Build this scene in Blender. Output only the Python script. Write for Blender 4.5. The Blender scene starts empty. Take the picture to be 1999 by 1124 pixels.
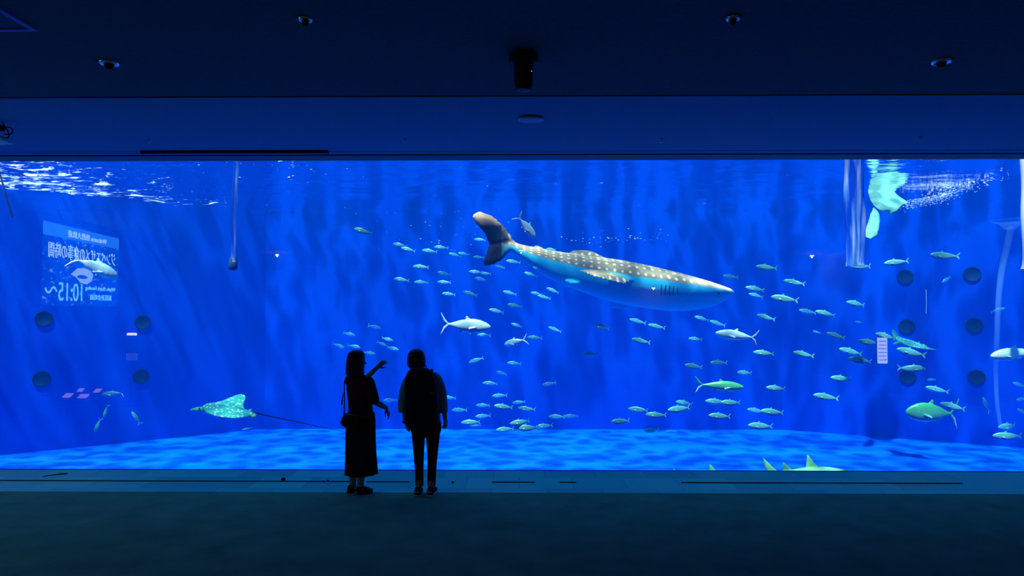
import bpy, bmesh, math, random
from mathutils import Vector, Matrix, noise
R = math.radians
sc = bpy.context.scene
col = sc.collection

# ---------------------------------------------------------------- camera, sky, sun, exposure
CAM = Vector((0, 0, 2.02)); FPX = 1333.0; PITCH = 1.89; YAW = 0.6
cd = bpy.data.cameras.new('camera'); cam = bpy.data.objects.new('camera', cd); col.objects.link(cam)
cam.location = CAM; cam.rotation_euler = (R(90 + PITCH), 0, R(YAW))
cd.sensor_width = 36; cd.lens = FPX / 1999 * 36; cd.clip_end = 200
sc.camera = cam
CR = cam.rotation_euler.to_matrix()

w = bpy.data.worlds.new('world'); sc.world = w; w.use_nodes = True
wt = w.node_tree; bg = wt.nodes['Background']          # blue sky fill, raised to lift shaded bellies; bright left side added for sparkle
_tc = wt.nodes.new('ShaderNodeTexCoord'); _sx = wt.nodes.new('ShaderNodeSeparateXYZ'); _rp = wt.nodes.new('ShaderNodeMapRange')
wt.links.new(_tc.outputs['Generated'], _sx.inputs[0]); wt.links.new(_sx.outputs[0], _rp.inputs[0])
_rp.inputs[1].default_value = -.55; _rp.inputs[2].default_value = -.2; _rp.inputs[3].default_value = 3.8; _rp.inputs[4].default_value = 2.3
_mx = wt.nodes.new('ShaderNodeMix'); _mx.data_type = 'RGBA'; _mf = wt.nodes.new('ShaderNodeMapRange')
wt.links.new(_sx.outputs[0], _mf.inputs[0]); _mf.inputs[1].default_value = -.2; _mf.inputs[2].default_value = -.7
_mx.inputs[6].default_value = (.02, .28, 1, 1); _mx.inputs[7].default_value = (.10, .55, 1, 1); wt.links.new(_mf.outputs[0], _mx.inputs[0])
wt.links.new(_mx.outputs[2], bg.inputs[0]); wt.links.new(_rp.outputs[0], bg.inputs[1])
sd = bpy.data.lights.new('sun', 'SUN'); sd.energy = 16.5; sd.color = (1.0, 0.84, 0.78); sd.angle = R(1.7)
sun = bpy.data.objects.new('sun', sd); col.objects.link(sun)
sun.rotation_euler = Vector((0.14, 0.34, -1)).to_track_quat('-Z', 'Y').to_euler()
sun.location = (0, 14, 14)
sc.view_settings.view_transform = 'Standard'; sc.view_settings.look = 'None'
sc.view_settings.exposure = -0.06; sc.view_settings.gamma = 1; sc.view_settings.use_curve_mapping = False
cy = sc.cycles
cy.use_denoising = True; cy.max_bounces = 10; cy.diffuse_bounces = 4; cy.glossy_bounces = 3
cy.transparent_max_bounces = 24; cy.volume_bounces = 0; cy.transmission_bounces = 4
cy.sample_clamp_indirect = 4; cy.caustics_reflective = False; cy.caustics_refractive = False

# ---------------------------------------------------------------- helpers
def ray(px, py):
    return (CR @ Vector(((px - 999.5) / FPX, -(py - 562) / FPX, -1))).normalized()
def at(px, py, Y):
    d = ray(px, py); return CAM + d * ((Y - CAM.y) / d.y)
def hit(px, py, p, n):
    d = ray(px, py); n = Vector(n); return CAM + d * ((Vector(p) - CAM).dot(n) / d.dot(n))
def tag(o, label=None, cat=None, group=None, kind=None):
    if label: o['label'] = label
    if cat: o['category'] = cat
    if group: o['group'] = group
    if kind: o['kind'] = kind
    return o
def empty(name, loc=(0, 0, 0)):
    o = bpy.data.objects.new(name, None); o.empty_display_size = .1; col.objects.link(o); o.location = loc; return o
def obj(name, bm, mat, parent=None, smooth=True, auto=None):
    me = bpy.data.meshes.new(name); bmesh.ops.recalc_face_normals(bm, faces=bm.faces); bm.to_mesh(me); bm.free()
    return link(name, me, mat, parent, smooth)
def link(name, me, mat, parent=None, smooth=True):
    for p in me.polygons: p.use_smooth = smooth
    o = bpy.data.objects.new(name, me)
    if mat and not me.materials: me.materials.append(mat)
    col.objects.link(o)
    if parent: o.parent = parent
    return o
def struct(name, bm, mat, smooth=False):
    return tag(obj(name, bm, mat, None, smooth), kind='structure')
def quad(bm, *p):
    return bm.faces.new([bm.verts.new(q) for q in p])
def box(bm, lo, hi, M=None):
    vs = [bm.verts.new((x, y, z)) for x in (lo[0], hi[0]) for y in (lo[1], hi[1]) for z in (lo[2], hi[2])]
    if M:
        for v in vs: v.co = M @ v.co
    for f in ((0, 1, 3, 2), (4, 6, 7, 5), (0, 4, 5, 1), (2, 3, 7, 6), (0, 2, 6, 4), (1, 5, 7, 3)):
        bm.faces.new([vs[i] for i in f])
    return vs
def bbox_(lo, hi, bev=0.01):
    bm = bmesh.new(); box(bm, lo, hi)
    if bev: bmesh.ops.bevel(bm, geom=list(bm.edges), offset=bev, segments=2, affect='EDGES')
    return bm
def loft(bm, rings, close=True):
    """rings: lists of points of equal length"""
    vr = [[bm.verts.new(p) for p in r] for r in rings]
    n = len(vr[0])
    for a, b in zip(vr, vr[1:]):
        for i in range(n): bm.faces.new((a[i], a[(i + 1) % n], b[(i + 1) % n], b[i]))
    if close:
        bm.faces.new(vr[0][::-1]); bm.faces.new(vr[-1])
    return vr
def ell(c, u, v, n=16):
    c = Vector(c); u = Vector(u); v = Vector(v)
    return [c + u * math.cos(2 * math.pi * i / n) + v * math.sin(2 * math.pi * i / n) for i in range(n)]
def lathe(bm, prof, c=(0, 0, 0), n=32, ax=(0, 0, 1)):
    """prof: (radius, height along ax)"""
    c = Vector(c); ax = Vector(ax).normalized(); u = ax.orthogonal().normalized(); v = ax.cross(u)
    rs = [ell(c + ax * h, u * max(r, 1e-4), v * max(r, 1e-4), n) for r, h in prof]
    return loft(bm, rs)
def capsule(bm, pts, rad, n=12, flat=None):
    """a tapered tube through pts with rounded ends; flat=(axis, factor) squashes it"""
    pts = [Vector(p) for p in pts]; P = []; Rr = []
    d0 = (pts[0] - pts[1]).normalized(); d1 = (pts[-1] - pts[-2]).normalized()
    for a in (80, 50, 25): P.append(pts[0] + d0 * rad[0] * math.sin(R(a))); Rr.append(rad[0] * math.cos(R(a)))
    P += pts; Rr += list(rad)
    for a in (25, 50, 80): P.append(pts[-1] + d1 * rad[-1] * math.sin(R(a))); Rr.append(rad[-1] * math.cos(R(a)))
    rings = []; up = None
    for i, p in enumerate(P):
        t = (P[min(i + 1, len(P) - 1)] - P[max(i - 1, 0)]).normalized()
        if up is None: up = t.orthogonal().normalized()
        u = (up - t * up.dot(t)).normalized(); v = t.cross(u); up = u
        r = ell(p, u * Rr[i], v * Rr[i], n)
        if flat:
            ax = Vector(flat[0]).normalized(); r = [q - ax * ((q - p).dot(ax)) * (1 - flat[1]) for q in r]
        rings.append(r)
    loft(bm, rings)
def sphere(bm, c, r, M=None, seg=16):
    m = Matrix.Translation(c) @ (M or Matrix.Identity(4)) @ Matrix.Diagonal((*r, 1) if hasattr(r, '__len__') else (r, r, r, 1))
    bmesh.ops.create_uvsphere(bm, u_segments=seg, v_segments=seg // 2 + 2, radius=1, matrix=m)
def blade(bm, out, th, ax=None):
    """a lens-thick fin from an outline in 3-D"""
    out = [Vector(p) for p in out]; c = sum(out, Vector()) / len(out)
    if ax is None:
        ax = Vector()
        for a, b in zip(out, out[1:] + out[:1]): ax += (a - c).cross(b - c)
    ax = Vector(ax).normalized(); n = len(out)
    e = [bm.verts.new(p) for p in out]
    A = [bm.verts.new(c + (p - c) * .62 + ax * th) for p in out]; B = [bm.verts.new(c + (p - c) * .62 - ax * th) for p in out]
    for i in range(n):
        j = (i + 1) % n
        bm.faces.new((e[i], e[j], A[j], A[i])); bm.faces.new((e[j], e[i], B[i], B[j]))
    bm.faces.new(A[::-1]); bm.faces.new(B)
def fuse(bm, voxel, smooth=2, fac=.5):
    """fuse the overlapping shells of a bmesh into one continuous surface"""
    bmesh.ops.recalc_face_normals(bm, faces=bm.faces)
    me = bpy.data.meshes.new('tmp'); bm.to_mesh(me); bm.free()
    o = bpy.data.objects.new('tmp', me); col.objects.link(o)
    m = o.modifiers.new('r', 'REMESH'); m.mode = 'VOXEL'; m.voxel_size = voxel
    if smooth:
        s = o.modifiers.new('s', 'SMOOTH'); s.factor = fac; s.iterations = smooth
    dg = bpy.context.evaluated_depsgraph_get()
    out = bpy.data.meshes.new_from_object(o.evaluated_get(dg))
    bpy.data.objects.remove(o); bpy.data.meshes.remove(me)
    return out
def tube(name, pts, r, mat, parent=None, n=8, sub=6):
    """smooth tube through the points (Catmull-Rom)"""
    P = [Vector(p) for p in pts]; Q = []
    for i in range(len(P) - 1):
        a, b, c, d = P[max(i - 1, 0)], P[i], P[i + 1], P[min(i + 2, len(P) - 1)]
        for k in range(sub):
            t = k / sub
            Q.append(.5 * ((2 * b) + (c - a) * t + (2 * a - 5 * b + 4 * c - d) * t * t + (3 * b - a - 3 * c + d) * t ** 3))
    Q.append(P[-1]); bm = bmesh.new()
    rr = [r] * len(Q) if not hasattr(r, '__len__') else [r[0] + (r[1] - r[0]) * i / (len(Q) - 1) for i in range(len(Q))]
    capsule(bm, Q, rr, n)
    return obj(name, bm, mat, parent)

# ---------------------------------------------------------------- materials
def mat(name, base=(.5, .5, .5), rough=.6, metal=0, spec=.5, emit=None, es=1, var=0, vscale=20, bump=0, alpha=1):
    m = bpy.data.materials.new(name); m.use_nodes = True; nt = m.node_tree; b = nt.nodes['Principled BSDF']
    b.inputs['Base Color'].default_value = (*base, 1); b.inputs['Roughness'].default_value = rough
    b.inputs['Metallic'].default_value = metal; b.inputs['Specular IOR Level'].default_value = spec
    b.inputs['Alpha'].default_value = alpha
    if emit: b.inputs['Emission Color'].default_value = (*emit, 1); b.inputs['Emission Strength'].default_value = es
    if var or bump:
        tc = nt.nodes.new('ShaderNodeTexCoord'); nz = nt.nodes.new('ShaderNodeTexNoise'); nz.inputs['Scale'].default_value = vscale
        nz.inputs['Detail'].default_value = 4; nt.links.new(tc.outputs['Object'], nz.inputs['Vector'])
        if var:
            mx = nt.nodes.new('ShaderNodeMix'); mx.data_type = 'RGBA'
            mx.inputs[6].default_value = (*[c * (1 - var) for c in base], 1); mx.inputs[7].default_value = (*[min(1, c * (1 + var)) for c in base], 1)
            nt.links.new(nz.outputs['Fac'], mx.inputs[0]); nt.links.new(mx.outputs[2], b.inputs['Base Color'])
        if bump:
            bp = nt.nodes.new('ShaderNodeBump'); bp.inputs['Strength'].default_value = bump; bp.inputs['Distance'].default_value = .02
            nt.links.new(nz.outputs['Fac'], bp.inputs['Height']); nt.links.new(bp.outputs[0], b.inputs['Normal'])
    return m
class NT:
    """tiny shader graph helper"""
    def __init__(s, name):
        s.m = bpy.data.materials.new(name); s.m.use_nodes = True; s.t = s.m.node_tree; s.t.nodes.clear()
    def n(s, kind, ins=None, **kw):
        k = s.t.nodes.new(kind)
        for a, b in kw.items(): setattr(k, a, b)
        for a, b in (ins or {}).items():
            if isinstance(b, bpy.types.NodeSocket): s.t.links.new(b, k.inputs[a])
            else: k.inputs[a].default_value = b
        return k
    def out(s, surf=None, vol=None):
        o = s.n('ShaderNodeOutputMaterial')
        if surf: s.t.links.new(surf, o.inputs['Surface'])
        if vol: s.t.links.new(vol, o.inputs['Volume'])
        return s.m
    def ramp(s, fac, stops, interp='LINEAR'):
        r = s.n('ShaderNodeValToRGB', {'Fac': fac}); r.color_ramp.interpolation = interp
        while len(r.color_ramp.elements) < len(stops): r.color_ramp.elements.new(.5)
        for e, (p, c) in zip(r.color_ramp.elements, stops):
            e.position = p; e.color = (*c, 1) if hasattr(c, '__len__') else (c, c, c, 1)
        return r.outputs['Color']

# acrylic pane: clear with mirror reflection at the angle's Fresnel share, both faces of a thick sheet
def mk_glass():
    g = NT('acrylic'); f = g.n('ShaderNodeFresnel', {'IOR': 1.49})
    f2 = g.n('ShaderNodeMath', {0: f.outputs[0], 1: 1.8}, operation='MULTIPLY', use_clamp=True)
    t = g.n('ShaderNodeBsdfTransparent', {'Color': (.97, .985, .99, 1)}); gl = g.n('ShaderNodeBsdfGlossy', {'Roughness': 0.0, 'Color': (1, 1, 1, 1)})
    mx = g.n('ShaderNodeMixShader', {0: f2.outputs[0], 1: t.outputs[0], 2: gl.outputs[0]})
    return g.out(mx.outputs[0])
# the water body: absorbs red first, then green, and scatters a little blue
def mk_water():
    g = NT('sea_water')
    ab = g.n('ShaderNodeVolumeAbsorption', {'Color': (.36, .72, .975, 1), 'Density': .20})
    vs = g.n('ShaderNodeVolumeScatter', {'Color': (.0, .20, 1, 1), 'Density': .038})
    ad = g.n('ShaderNodeAddShader', {0: ab.outputs[0], 1: vs.outputs[0]})
    return g.out(vol=ad.outputs[0])
# the rippled surface seen from below: passes light within the critical angle, mirrors the tank beyond it; light that
# passes takes a painted cell pattern that imitates the bright caustic net
def mk_surface():
    g = NT('water_surface'); tc = g.n('ShaderNodeTexCoord')
    mp = g.n('ShaderNodeMapping', {0: tc.outputs['Object'], 3: (.55, 1.25, 1)})
    sx = g.n('ShaderNodeSeparateXYZ', {0: tc.outputs['Object']})      # choppy on the left to help the sparkle, calm elsewhere
    rough = g.n('ShaderNodeMapRange', {0: sx.outputs[0], 1: -8.0, 2: -4.5, 3: 1.0, 4: .10}).outputs[0]
    nz = g.n('ShaderNodeTexNoise', {'Vector': mp.outputs[0], 'Scale': 1.6, 'Detail': 3.0})
    nb = g.n('ShaderNodeTexNoise', {'Vector': mp.outputs[0], 'Scale': 5.0, 'Detail': 3.0})
    bp = g.n('ShaderNodeBump', {'Strength': rough, 'Distance': .10, 'Height': nb.outputs[0]})
    # caustic light net painted into the transmitted colour
    wv = g.n('ShaderNodeVectorMath', {0: nz.outputs['Color'], 3: .55}, operation='SCALE')
    av = g.n('ShaderNodeVectorMath', {0: tc.outputs['Object'], 1: wv.outputs[0]}, operation='ADD')
    v1 = g.n('ShaderNodeTexVoronoi', {'Vector': av.outputs[0], 'Scale': 1.9}, feature='SMOOTH_F1')
    v1.inputs['Smoothness'].default_value = .35
    v2 = g.n('ShaderNodeTexVoronoi', {'Vector': av.outputs[0], 'Scale': 3.6}, feature='SMOOTH_F1')
    v2.inputs['Smoothness'].default_value = .35
    s = g.n('ShaderNodeMath', {0: v2.outputs['Distance'], 1: .5}, operation='MULTIPLY')
    s2 = g.n('ShaderNodeMath', {0: v1.outputs['Distance'], 1: s.outputs[0]}, operation='ADD')
    c = g.ramp(s2.outputs[0], [(.25, .21), (.50, .28), (.72, .46), (.92, .95)])
    t = g.n('ShaderNodeBsdfTransparent', {'Color': c})
    gl = g.n('ShaderNodeBsdfGlossy', {'Roughness': 0.03, 'Normal': bp.outputs[0], 'Color': (.95, .97, 1, 1)})
    lw = g.n('ShaderNodeLayerWeight', {'Blend': .5, 'Normal': bp.outputs[0]})
    # Facing: 0 head-on .. 1 grazing; beyond the critical angle the surface mirrors
    fac = g.ramp(lw.outputs['Facing'], [(.30, .03), (.36, 1.0)])
    mx = g.n('ShaderNodeMixShader', {0: fac, 1: t.outputs[0], 2: gl.outputs[0]})
    # translucent white patches painted in to imitate the surface sparkle at the left
    mf = g.n('ShaderNodeMapping', {0: tc.outputs['Object'], 3: (.75, 2.0, 1)})
    nf = g.n('ShaderNodeTexNoise', {'Vector': mf.outputs[0], 'Scale': 2.4, 'Detail': 7.0, 'Roughness': .68, 'Distortion': .8})
    lf = g.n('ShaderNodeMapRange', {0: sx.outputs[0], 1: -6.2, 2: -11.5, 3: -.13, 4: .065})
    fs = g.n('ShaderNodeMath', {0: nf.outputs[0], 1: lf.outputs[0]}, operation='ADD')
    fm = g.ramp(fs.outputs[0], [(.575, 0), (.66, .95)])
    tl = g.n('ShaderNodeBsdfTranslucent', {'Color': (.95, .97, .97, 1)})
    m2 = g.n('ShaderNodeMixShader', {0: fm, 1: mx.outputs[0], 2: tl.outputs[0]})
    return g.out(m2.outputs[0])
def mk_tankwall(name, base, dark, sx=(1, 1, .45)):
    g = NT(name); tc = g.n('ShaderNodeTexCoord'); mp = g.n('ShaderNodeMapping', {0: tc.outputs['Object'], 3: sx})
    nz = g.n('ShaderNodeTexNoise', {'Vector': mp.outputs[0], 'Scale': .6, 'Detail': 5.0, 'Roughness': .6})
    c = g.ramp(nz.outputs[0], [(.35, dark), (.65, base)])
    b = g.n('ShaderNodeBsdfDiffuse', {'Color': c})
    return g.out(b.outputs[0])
def mk_fish(name, back, side, belly, z0, z1):
    g = NT(name); tc = g.n('ShaderNodeTexCoord'); sp = g.n('ShaderNodeSeparateXYZ', {0: tc.outputs['Object']})
    nz = g.n('ShaderNodeTexNoise', {'Vector': tc.outputs['Object'], 'Scale': 14.0})
    a = g.n('ShaderNodeMath', {0: nz.outputs[0], 1: .02}, operation='MULTIPLY')
    zz = g.n('ShaderNodeMath', {0: sp.outputs['Z'], 1: a.outputs[0]}, operation='ADD')
    mr = g.n('ShaderNodeMapRange', {0: zz.outputs[0], 1: z0, 2: z1})
    c = g.ramp(mr.outputs[0], [(.25, belly), (.45, side), (.72, back), (.9, back)])
    b = g.n('ShaderNodeBsdfPrincipled', {'Base Color': c, 'Roughness': .32, 'Metallic': .15, 'Specular IOR Level': .6})
    return g.out(b.outputs[0])
def mk_tiles(name):
    g = NT(name); tc = g.n('ShaderNodeTexCoord')
    br = g.n('ShaderNodeTexBrick', {'Vector': tc.outputs['Object'], 'Color1': (.14, .97, .50, 1), 'Color2': (.08, .68, .36, 1), 'Mortar': (.08, .50, .28, 1),
             'Scale': 1.0, 'Mortar Size': .004, 'Brick Width': .62, 'Row Height': .52, 'Bias': 0.0}, offset=.5)
    b = g.n('ShaderNodeBsdfPrincipled', {'Base Color': br.outputs[0], 'Roughness': .42, 'Specular IOR Level': .5})
    return g.out(b.outputs[0])
M = {}
M['glass'] = mk_glass(); M['water'] = mk_water(); M['surface'] = mk_surface()
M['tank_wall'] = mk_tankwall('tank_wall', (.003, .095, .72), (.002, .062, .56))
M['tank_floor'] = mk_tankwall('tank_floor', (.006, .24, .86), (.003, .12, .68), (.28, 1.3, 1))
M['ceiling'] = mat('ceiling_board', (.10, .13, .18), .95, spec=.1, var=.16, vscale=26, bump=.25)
M['ceiling_far'] = mat('ceiling_board_pale', (.15, .26, .44), .95, spec=.1, var=.12, vscale=26, bump=.25)  # same board in a brighter blue, tank light put into the colour
M['carpet'] = mat('carpet', (.21, .40, .25), 1, spec=0, var=.35, vscale=3, bump=.3)
M['tiles'] = mk_tiles('floor_tiles')
M['wall'] = mat('wall_paint', (.16, .17, .18), .9, var=.1, vscale=4)
M['black'] = mat('matt_black', (.008, .008, .009), .7, spec=.2)
M['metal'] = mat('brushed_metal', (.75, .77, .8), .28, metal=.9)
M['white'] = mat('white_plastic', (.75, .77, .8), .5)
M['trim'] = mat('painted_trim', (.5, .55, .62), .6)
M['dark_gap'] = mat('shadow_gap', (.004, .004, .005), .9, spec=0)
M['port'] = mat('port_dark', (.001, .003, .008), .9, spec=.1, var=.3, vscale=8)
M['port_rim'] = mat('port_rim', (.005, .03, .08), .8, spec=.1)
M['skin'] = mat('skin', (.42, .25, .17), .55)
M['hair'] = mat('black_hair', (.008, .006, .005), .55, spec=.25, bump=.4, vscale=60)
M['maroon'] = mat('maroon_knit', (.10, .016, .02), .95, spec=.05, var=.3, vscale=12, bump=.4)
M['skirt'] = mat('black_skirt', (.012, .014, .013), .95, spec=.03, bump=.3, vscale=18)
M['trousers'] = mat('black_trousers', (.008, .009, .012), .95, spec=.03, bump=.3, vscale=22)
M['shirt'] = mat('grey_linen', (.22, .34, .38), .9, spec=.05, bump=.3, vscale=16)
M['nylon'] = mat('black_nylon', (.006, .006, .008), .8, spec=.15, bump=.3, vscale=30)
M['leather'] = mat('black_leather', (.006, .006, .006), .5, spec=.2)
M['sole'] = mat('white_rubber', (.75, .76, .74), .6)
M['red'] = mat('dark_red_patch', (.25, .03, .015), .8)
M['foam'] = mat('air_foam', (.95, .98, .98), .4)
M['rope'] = mat('dark_rope', (.01, .015, .04), .8)

# ---------------------------------------------------------------- room shell
ZS_ = 5.12
GY = 8.66                       # the acrylic pane
ZC = 2.02 + 1.985               # ceiling height at the pane
ZN = 2.02 + 1.75                # lower near ceiling
YS = 5.51                       # the step between both ceilings
XW = 9.6; YB = -9.0
CN = Vector((0, -(ZC - ZN), (8.44 - YS)))      # normal of the sloping far ceiling
CP = Vector((0, 8.44, ZC))
bm = bmesh.new(); box(bm, (-XW, YB, -.2), (XW, 7.63, 0)); struct('floor', bm, M['carpet'])
bm = bmesh.new(); box(bm, (-XW - 3, 7.63, -.2), (XW + 3, GY, .004))
struct('trim_1', bm, M['tiles'])
bm = bmesh.new(); box(bm, (-XW, YB, ZN), (XW, YS, ZN + .3)); struct('ceiling', bm, M['ceiling'])
bm = bmesh.new()                                # sloping ceiling strip up to the pane
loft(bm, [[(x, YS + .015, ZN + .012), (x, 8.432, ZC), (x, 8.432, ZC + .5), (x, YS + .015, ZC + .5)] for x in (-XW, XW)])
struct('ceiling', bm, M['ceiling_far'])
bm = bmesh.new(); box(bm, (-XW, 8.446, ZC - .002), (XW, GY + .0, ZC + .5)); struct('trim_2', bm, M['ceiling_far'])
bm = bmesh.new(); box(bm, (-XW, YS - .2, ZN + .31), (XW, 8.6, ZC + .6)); struct('ceiling', bm, M['dark_gap'])
for s, nm in ((-1, 'wall_left'), (1, 'wall_right')):
    bm = bmesh.new(); box(bm, (min(s * XW, s * (XW + .2)), YB, -.2), (max(s * XW, s * (XW + .2)), GY, ZC + .7)); struct(nm, bm, M['wall'])
bm = bmesh.new(); box(bm, (-XW, YB - .2, -.2), (XW, YB, ZC + .7)); struct('wall_back', bm, M['wall'])
bm = bmesh.new(); box(bm, (-XW, YS + .0005, ZN - .004), (XW, YS + .0145, ZN + .05)); struct('seam_shade', bm, M['dark_gap'])  # black strip standing in for the shade in the ceiling step
# wall that carries the pane: above the opening and below it
bm = bmesh.new(); box(bm, (-14.5, GY - .06, ZC - .002), (14.5, GY + .30, ZS_)); struct('wall_front', bm, M['wall'])
bm = bmesh.new(); box(bm, (-14.5, GY, -1.9), (14.5, GY + .06, .004)); struct('wall_front', bm, M['tank_wall'])
# pane
bm = bmesh.new(); quad(bm, (-XW, GY, .004), (XW, GY, .004), (XW, GY, ZC), (-XW, GY, ZC))
struct('window_1', bm, M['glass'])

# ---------------------------------------------------------------- tank
ZF = -1.5; ZS = 2.02 + 3.0
PLAN = [(-14.5, GY + .06), (-14.5, 15.2), (-7.6, 20.4), (7.8, 20.4), (14.6, 16.9), (14.6, GY + .06)]
WL = [(Vector((*PLAN[i], 0)), Vector((*PLAN[i + 1], 0))) for i in range(5)]
for (a, b), nm in zip(WL, ('wall_tank_left', 'wall_tank_far_left', 'wall_tank_far', 'wall_tank_far_right', 'wall_tank_right')):
    d = (b - a).normalized(); nrm = Vector((-d.y, d.x, 0)) * .2
    bm = bmesh.new()
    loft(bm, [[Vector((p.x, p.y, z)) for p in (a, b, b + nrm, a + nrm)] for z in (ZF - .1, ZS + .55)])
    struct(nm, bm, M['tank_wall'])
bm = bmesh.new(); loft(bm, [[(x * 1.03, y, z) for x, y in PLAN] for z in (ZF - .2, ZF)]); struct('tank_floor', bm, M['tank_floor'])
bm = bmesh.new(); loft(bm, [[(x * .9999, y - .001 if y > 12 else y + .001, z) for x, y in PLAN] for z in (ZF + .001, ZS - .02)])
wv = struct('sea_water', bm, M['water'])
# rippled surface
bm = bmesh.new(); NX, NY = 190, 110; g = []
for j in range(NY + 1):
    row = []
    for i in range(NX + 1):
        x = -15 + 30 * i / NX; y = GY + .07 + (20.7 - GY) * j / NY
        k = .25 + .75 * min(1, max(0, (-4.5 - x) / 3.5))
        z = k * .10 * noise.noise((x * .35, y * .9, 1)) + k * .05 * noise.noise((x * 1.1, y * 2.6, 5)) + k * .022 * noise.noise((x * 3, y * 6, 9))
        row.append(bm.verts.new((x, y, ZS + z)))
    g.append(row)
for j in range(NY):
    for i in range(NX): bm.faces.new((g[j][i], g[j][i + 1], g[j + 1][i + 1], g[j + 1][i]))
struct('water_surface', bm, M['surface'], True)

# ---------------------------------------------------------------- ceiling fixtures
def ceil_near(px, py): return hit(px, py, (0, 0, ZN), (0, 0, 1))
def ceil_far(px, py): return hit(px, py, CP, CN)
def downlight(px, py, r, label):
    c = ceil_near(px, py); t = tag(empty('ceiling_downlight', c), label, 'downlight', 'eyeball downlights in the dark ceiling')
    bm = bmesh.new(); lathe(bm, [(r, -.0005), (r, -.006), (r * .93, -.014), (r * .72, -.017), (r * .66, -.010), (r * .62, -.0006)], n=36); obj('rim', bm, M['metal'], t)
    bm = bmesh.new(); lathe(bm, [(r * .64, -.001), (r * .64, -.004)], n=28); obj('recess', bm, M['dark_gap'], t)
    bm = bmesh.new(); lathe(bm, [(r * .30, -.004), (r * .46, -.016), (r * .44, -.034), (r * .28, -.045), (r * .1, -.047)], n=28); obj('lamp_eyeball', bm, M['black'], t)
downlight(213, 122, .066, 'round ceiling downlight with pale rim, nearest the left edge of the ceiling')
downlight(596, 36, .042, 'small pale-rimmed ceiling downlight, topmost on the left half of the ceiling')
downlight(1431, 34, .042, 'small pale-rimmed ceiling downlight, topmost on the right half of the ceiling')
downlight(1838, 119, .066, 'round ceiling downlight with pale rim, nearest the right edge of the ceiling')
# hanging black projector
c = ceil_near(1022, 106); t = tag(empty('ceiling_projector', c), 'black projector hanging from the middle of the ceiling', 'projector')
bm = bmesh.new(); lathe(bm, [(.085, -.0005), (.10, -.012), (.105, -.045), (.092, -.062)], n=32); obj('mount_plate', bm, M['black'], t)
bm = bmesh.new(); lathe(bm, [(.064, -.0615), (.066, -.10), (.063, -.19), (.058, -.235), (.050, -.238)], n=32); obj('lamp_body', bm, M['black'], t)
bm = bmesh.new(); lathe(bm, [(.048, -.2385), (.046, -.246), (.035, -.248)], n=28); obj('lens', bm, M['leather'], t)
bm = bmesh.new(); sphere(bm, (.055, -.038, -.13), .0035); obj('indicator_light', bm, mat('violet_led', (.1, .02, .4), emit=(.25, .05, 1), es=4), t)
# flat disc
c = ceil_far(1036, 231); t = tag(empty('ceiling_speaker', c), 'flat round disc on the ceiling strip right above the tank', 'speaker')
t.rotation_euler = Vector(CN).to_track_quat('Z', 'Y').to_euler()
bm = bmesh.new(); lathe(bm, [(.112, -.0005), (.122, -.006), (.124, -.014), (.118, -.020), (.112, -.021)], n=48); obj('rim', bm, M['trim'], t)
bm = bmesh.new(); lathe(bm, [(.111, -.0205), (.09, -.022), (.03, -.023)], n=40); obj('grille', bm, mat('speaker_grille', (.30, .33, .55), .6), t)
for px, py, lb in ((290, 272, 'tiny ceiling sprinkler above the long dark slot on the left'), (790, 272, 'tiny ceiling sprinkler in line above the two people'),
                   (1291, 271, 'tiny ceiling sprinkler right of the round ceiling disc'), (1796, 268, 'tiny ceiling sprinkler at the far right of the ceiling strip')):
    c = ceil_far(px, py); t = tag(empty('sprinkler', c), lb, 'sprinkler', 'sprinklers in the ceiling strip')
    bm = bmesh.new(); lathe(bm, [(.024, .003), (.026, -.006), (.018, -.010), (.008, -.012)], n=20); obj('escutcheon', bm, M['trim'], t)
    bm = bmesh.new(); lathe(bm, [(.007, -.0125), (.006, -.030), (.014, -.032), (.014, -.035), (.004, -.036)], n=16); obj('deflector', bm, M['metal'], t)
# long dark slot
a = ceil_far(250, 287); b = ceil_far(627, 287)
t = tag(empty('blind_track', ((a.x + b.x) / 2, 8.37, ZC - .0155)), 'long thin black track on the ceiling edge above the left of the tank', 'track')
L2 = (b.x - a.x) / 2
obj('rail', bbox_((-L2, -.03, -.022), (L2, .03, .008), .004), M['black'], t)
for s in (-1, 1): obj('end_cap', bbox_((s * L2 - .008, -.034, -.026), (s * L2 + .008, .034, .008), .003), M['black'], t)
# access panel
c = ceil_near(74, 58); s = .9
t = tag(empty('access_panel', (c.x - s / 2, c.y - s / 2, ZN)), 'square ceiling access panel with thin violet-blue frame in the top left corner', 'panel')
bm = bmesh.new()
for lo, hi in (((-s/2, -s/2, -.012), (s/2, -s/2 + .03, -.0005)), ((-s/2, s/2 - .03, -.012), (s/2, s/2, -.0005)), ((-s/2, -s/2 + .03, -.012), (-s/2 + .03, s/2 - .03, -.0005)), ((s/2 - .03, -s/2 + .03, -.012), (s/2, s/2 - .03, -.0005))):
    box(bm, lo, hi)
obj('frame', bm, mat('violet_frame', (.16, .16, .55), .5), t, False)
obj('panel', bbox_((-s/2 + .031, -s/2 + .031, -.006), (s/2 - .031, s/2 - .031, -.0005), .001), M['ceiling'], t)
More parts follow.
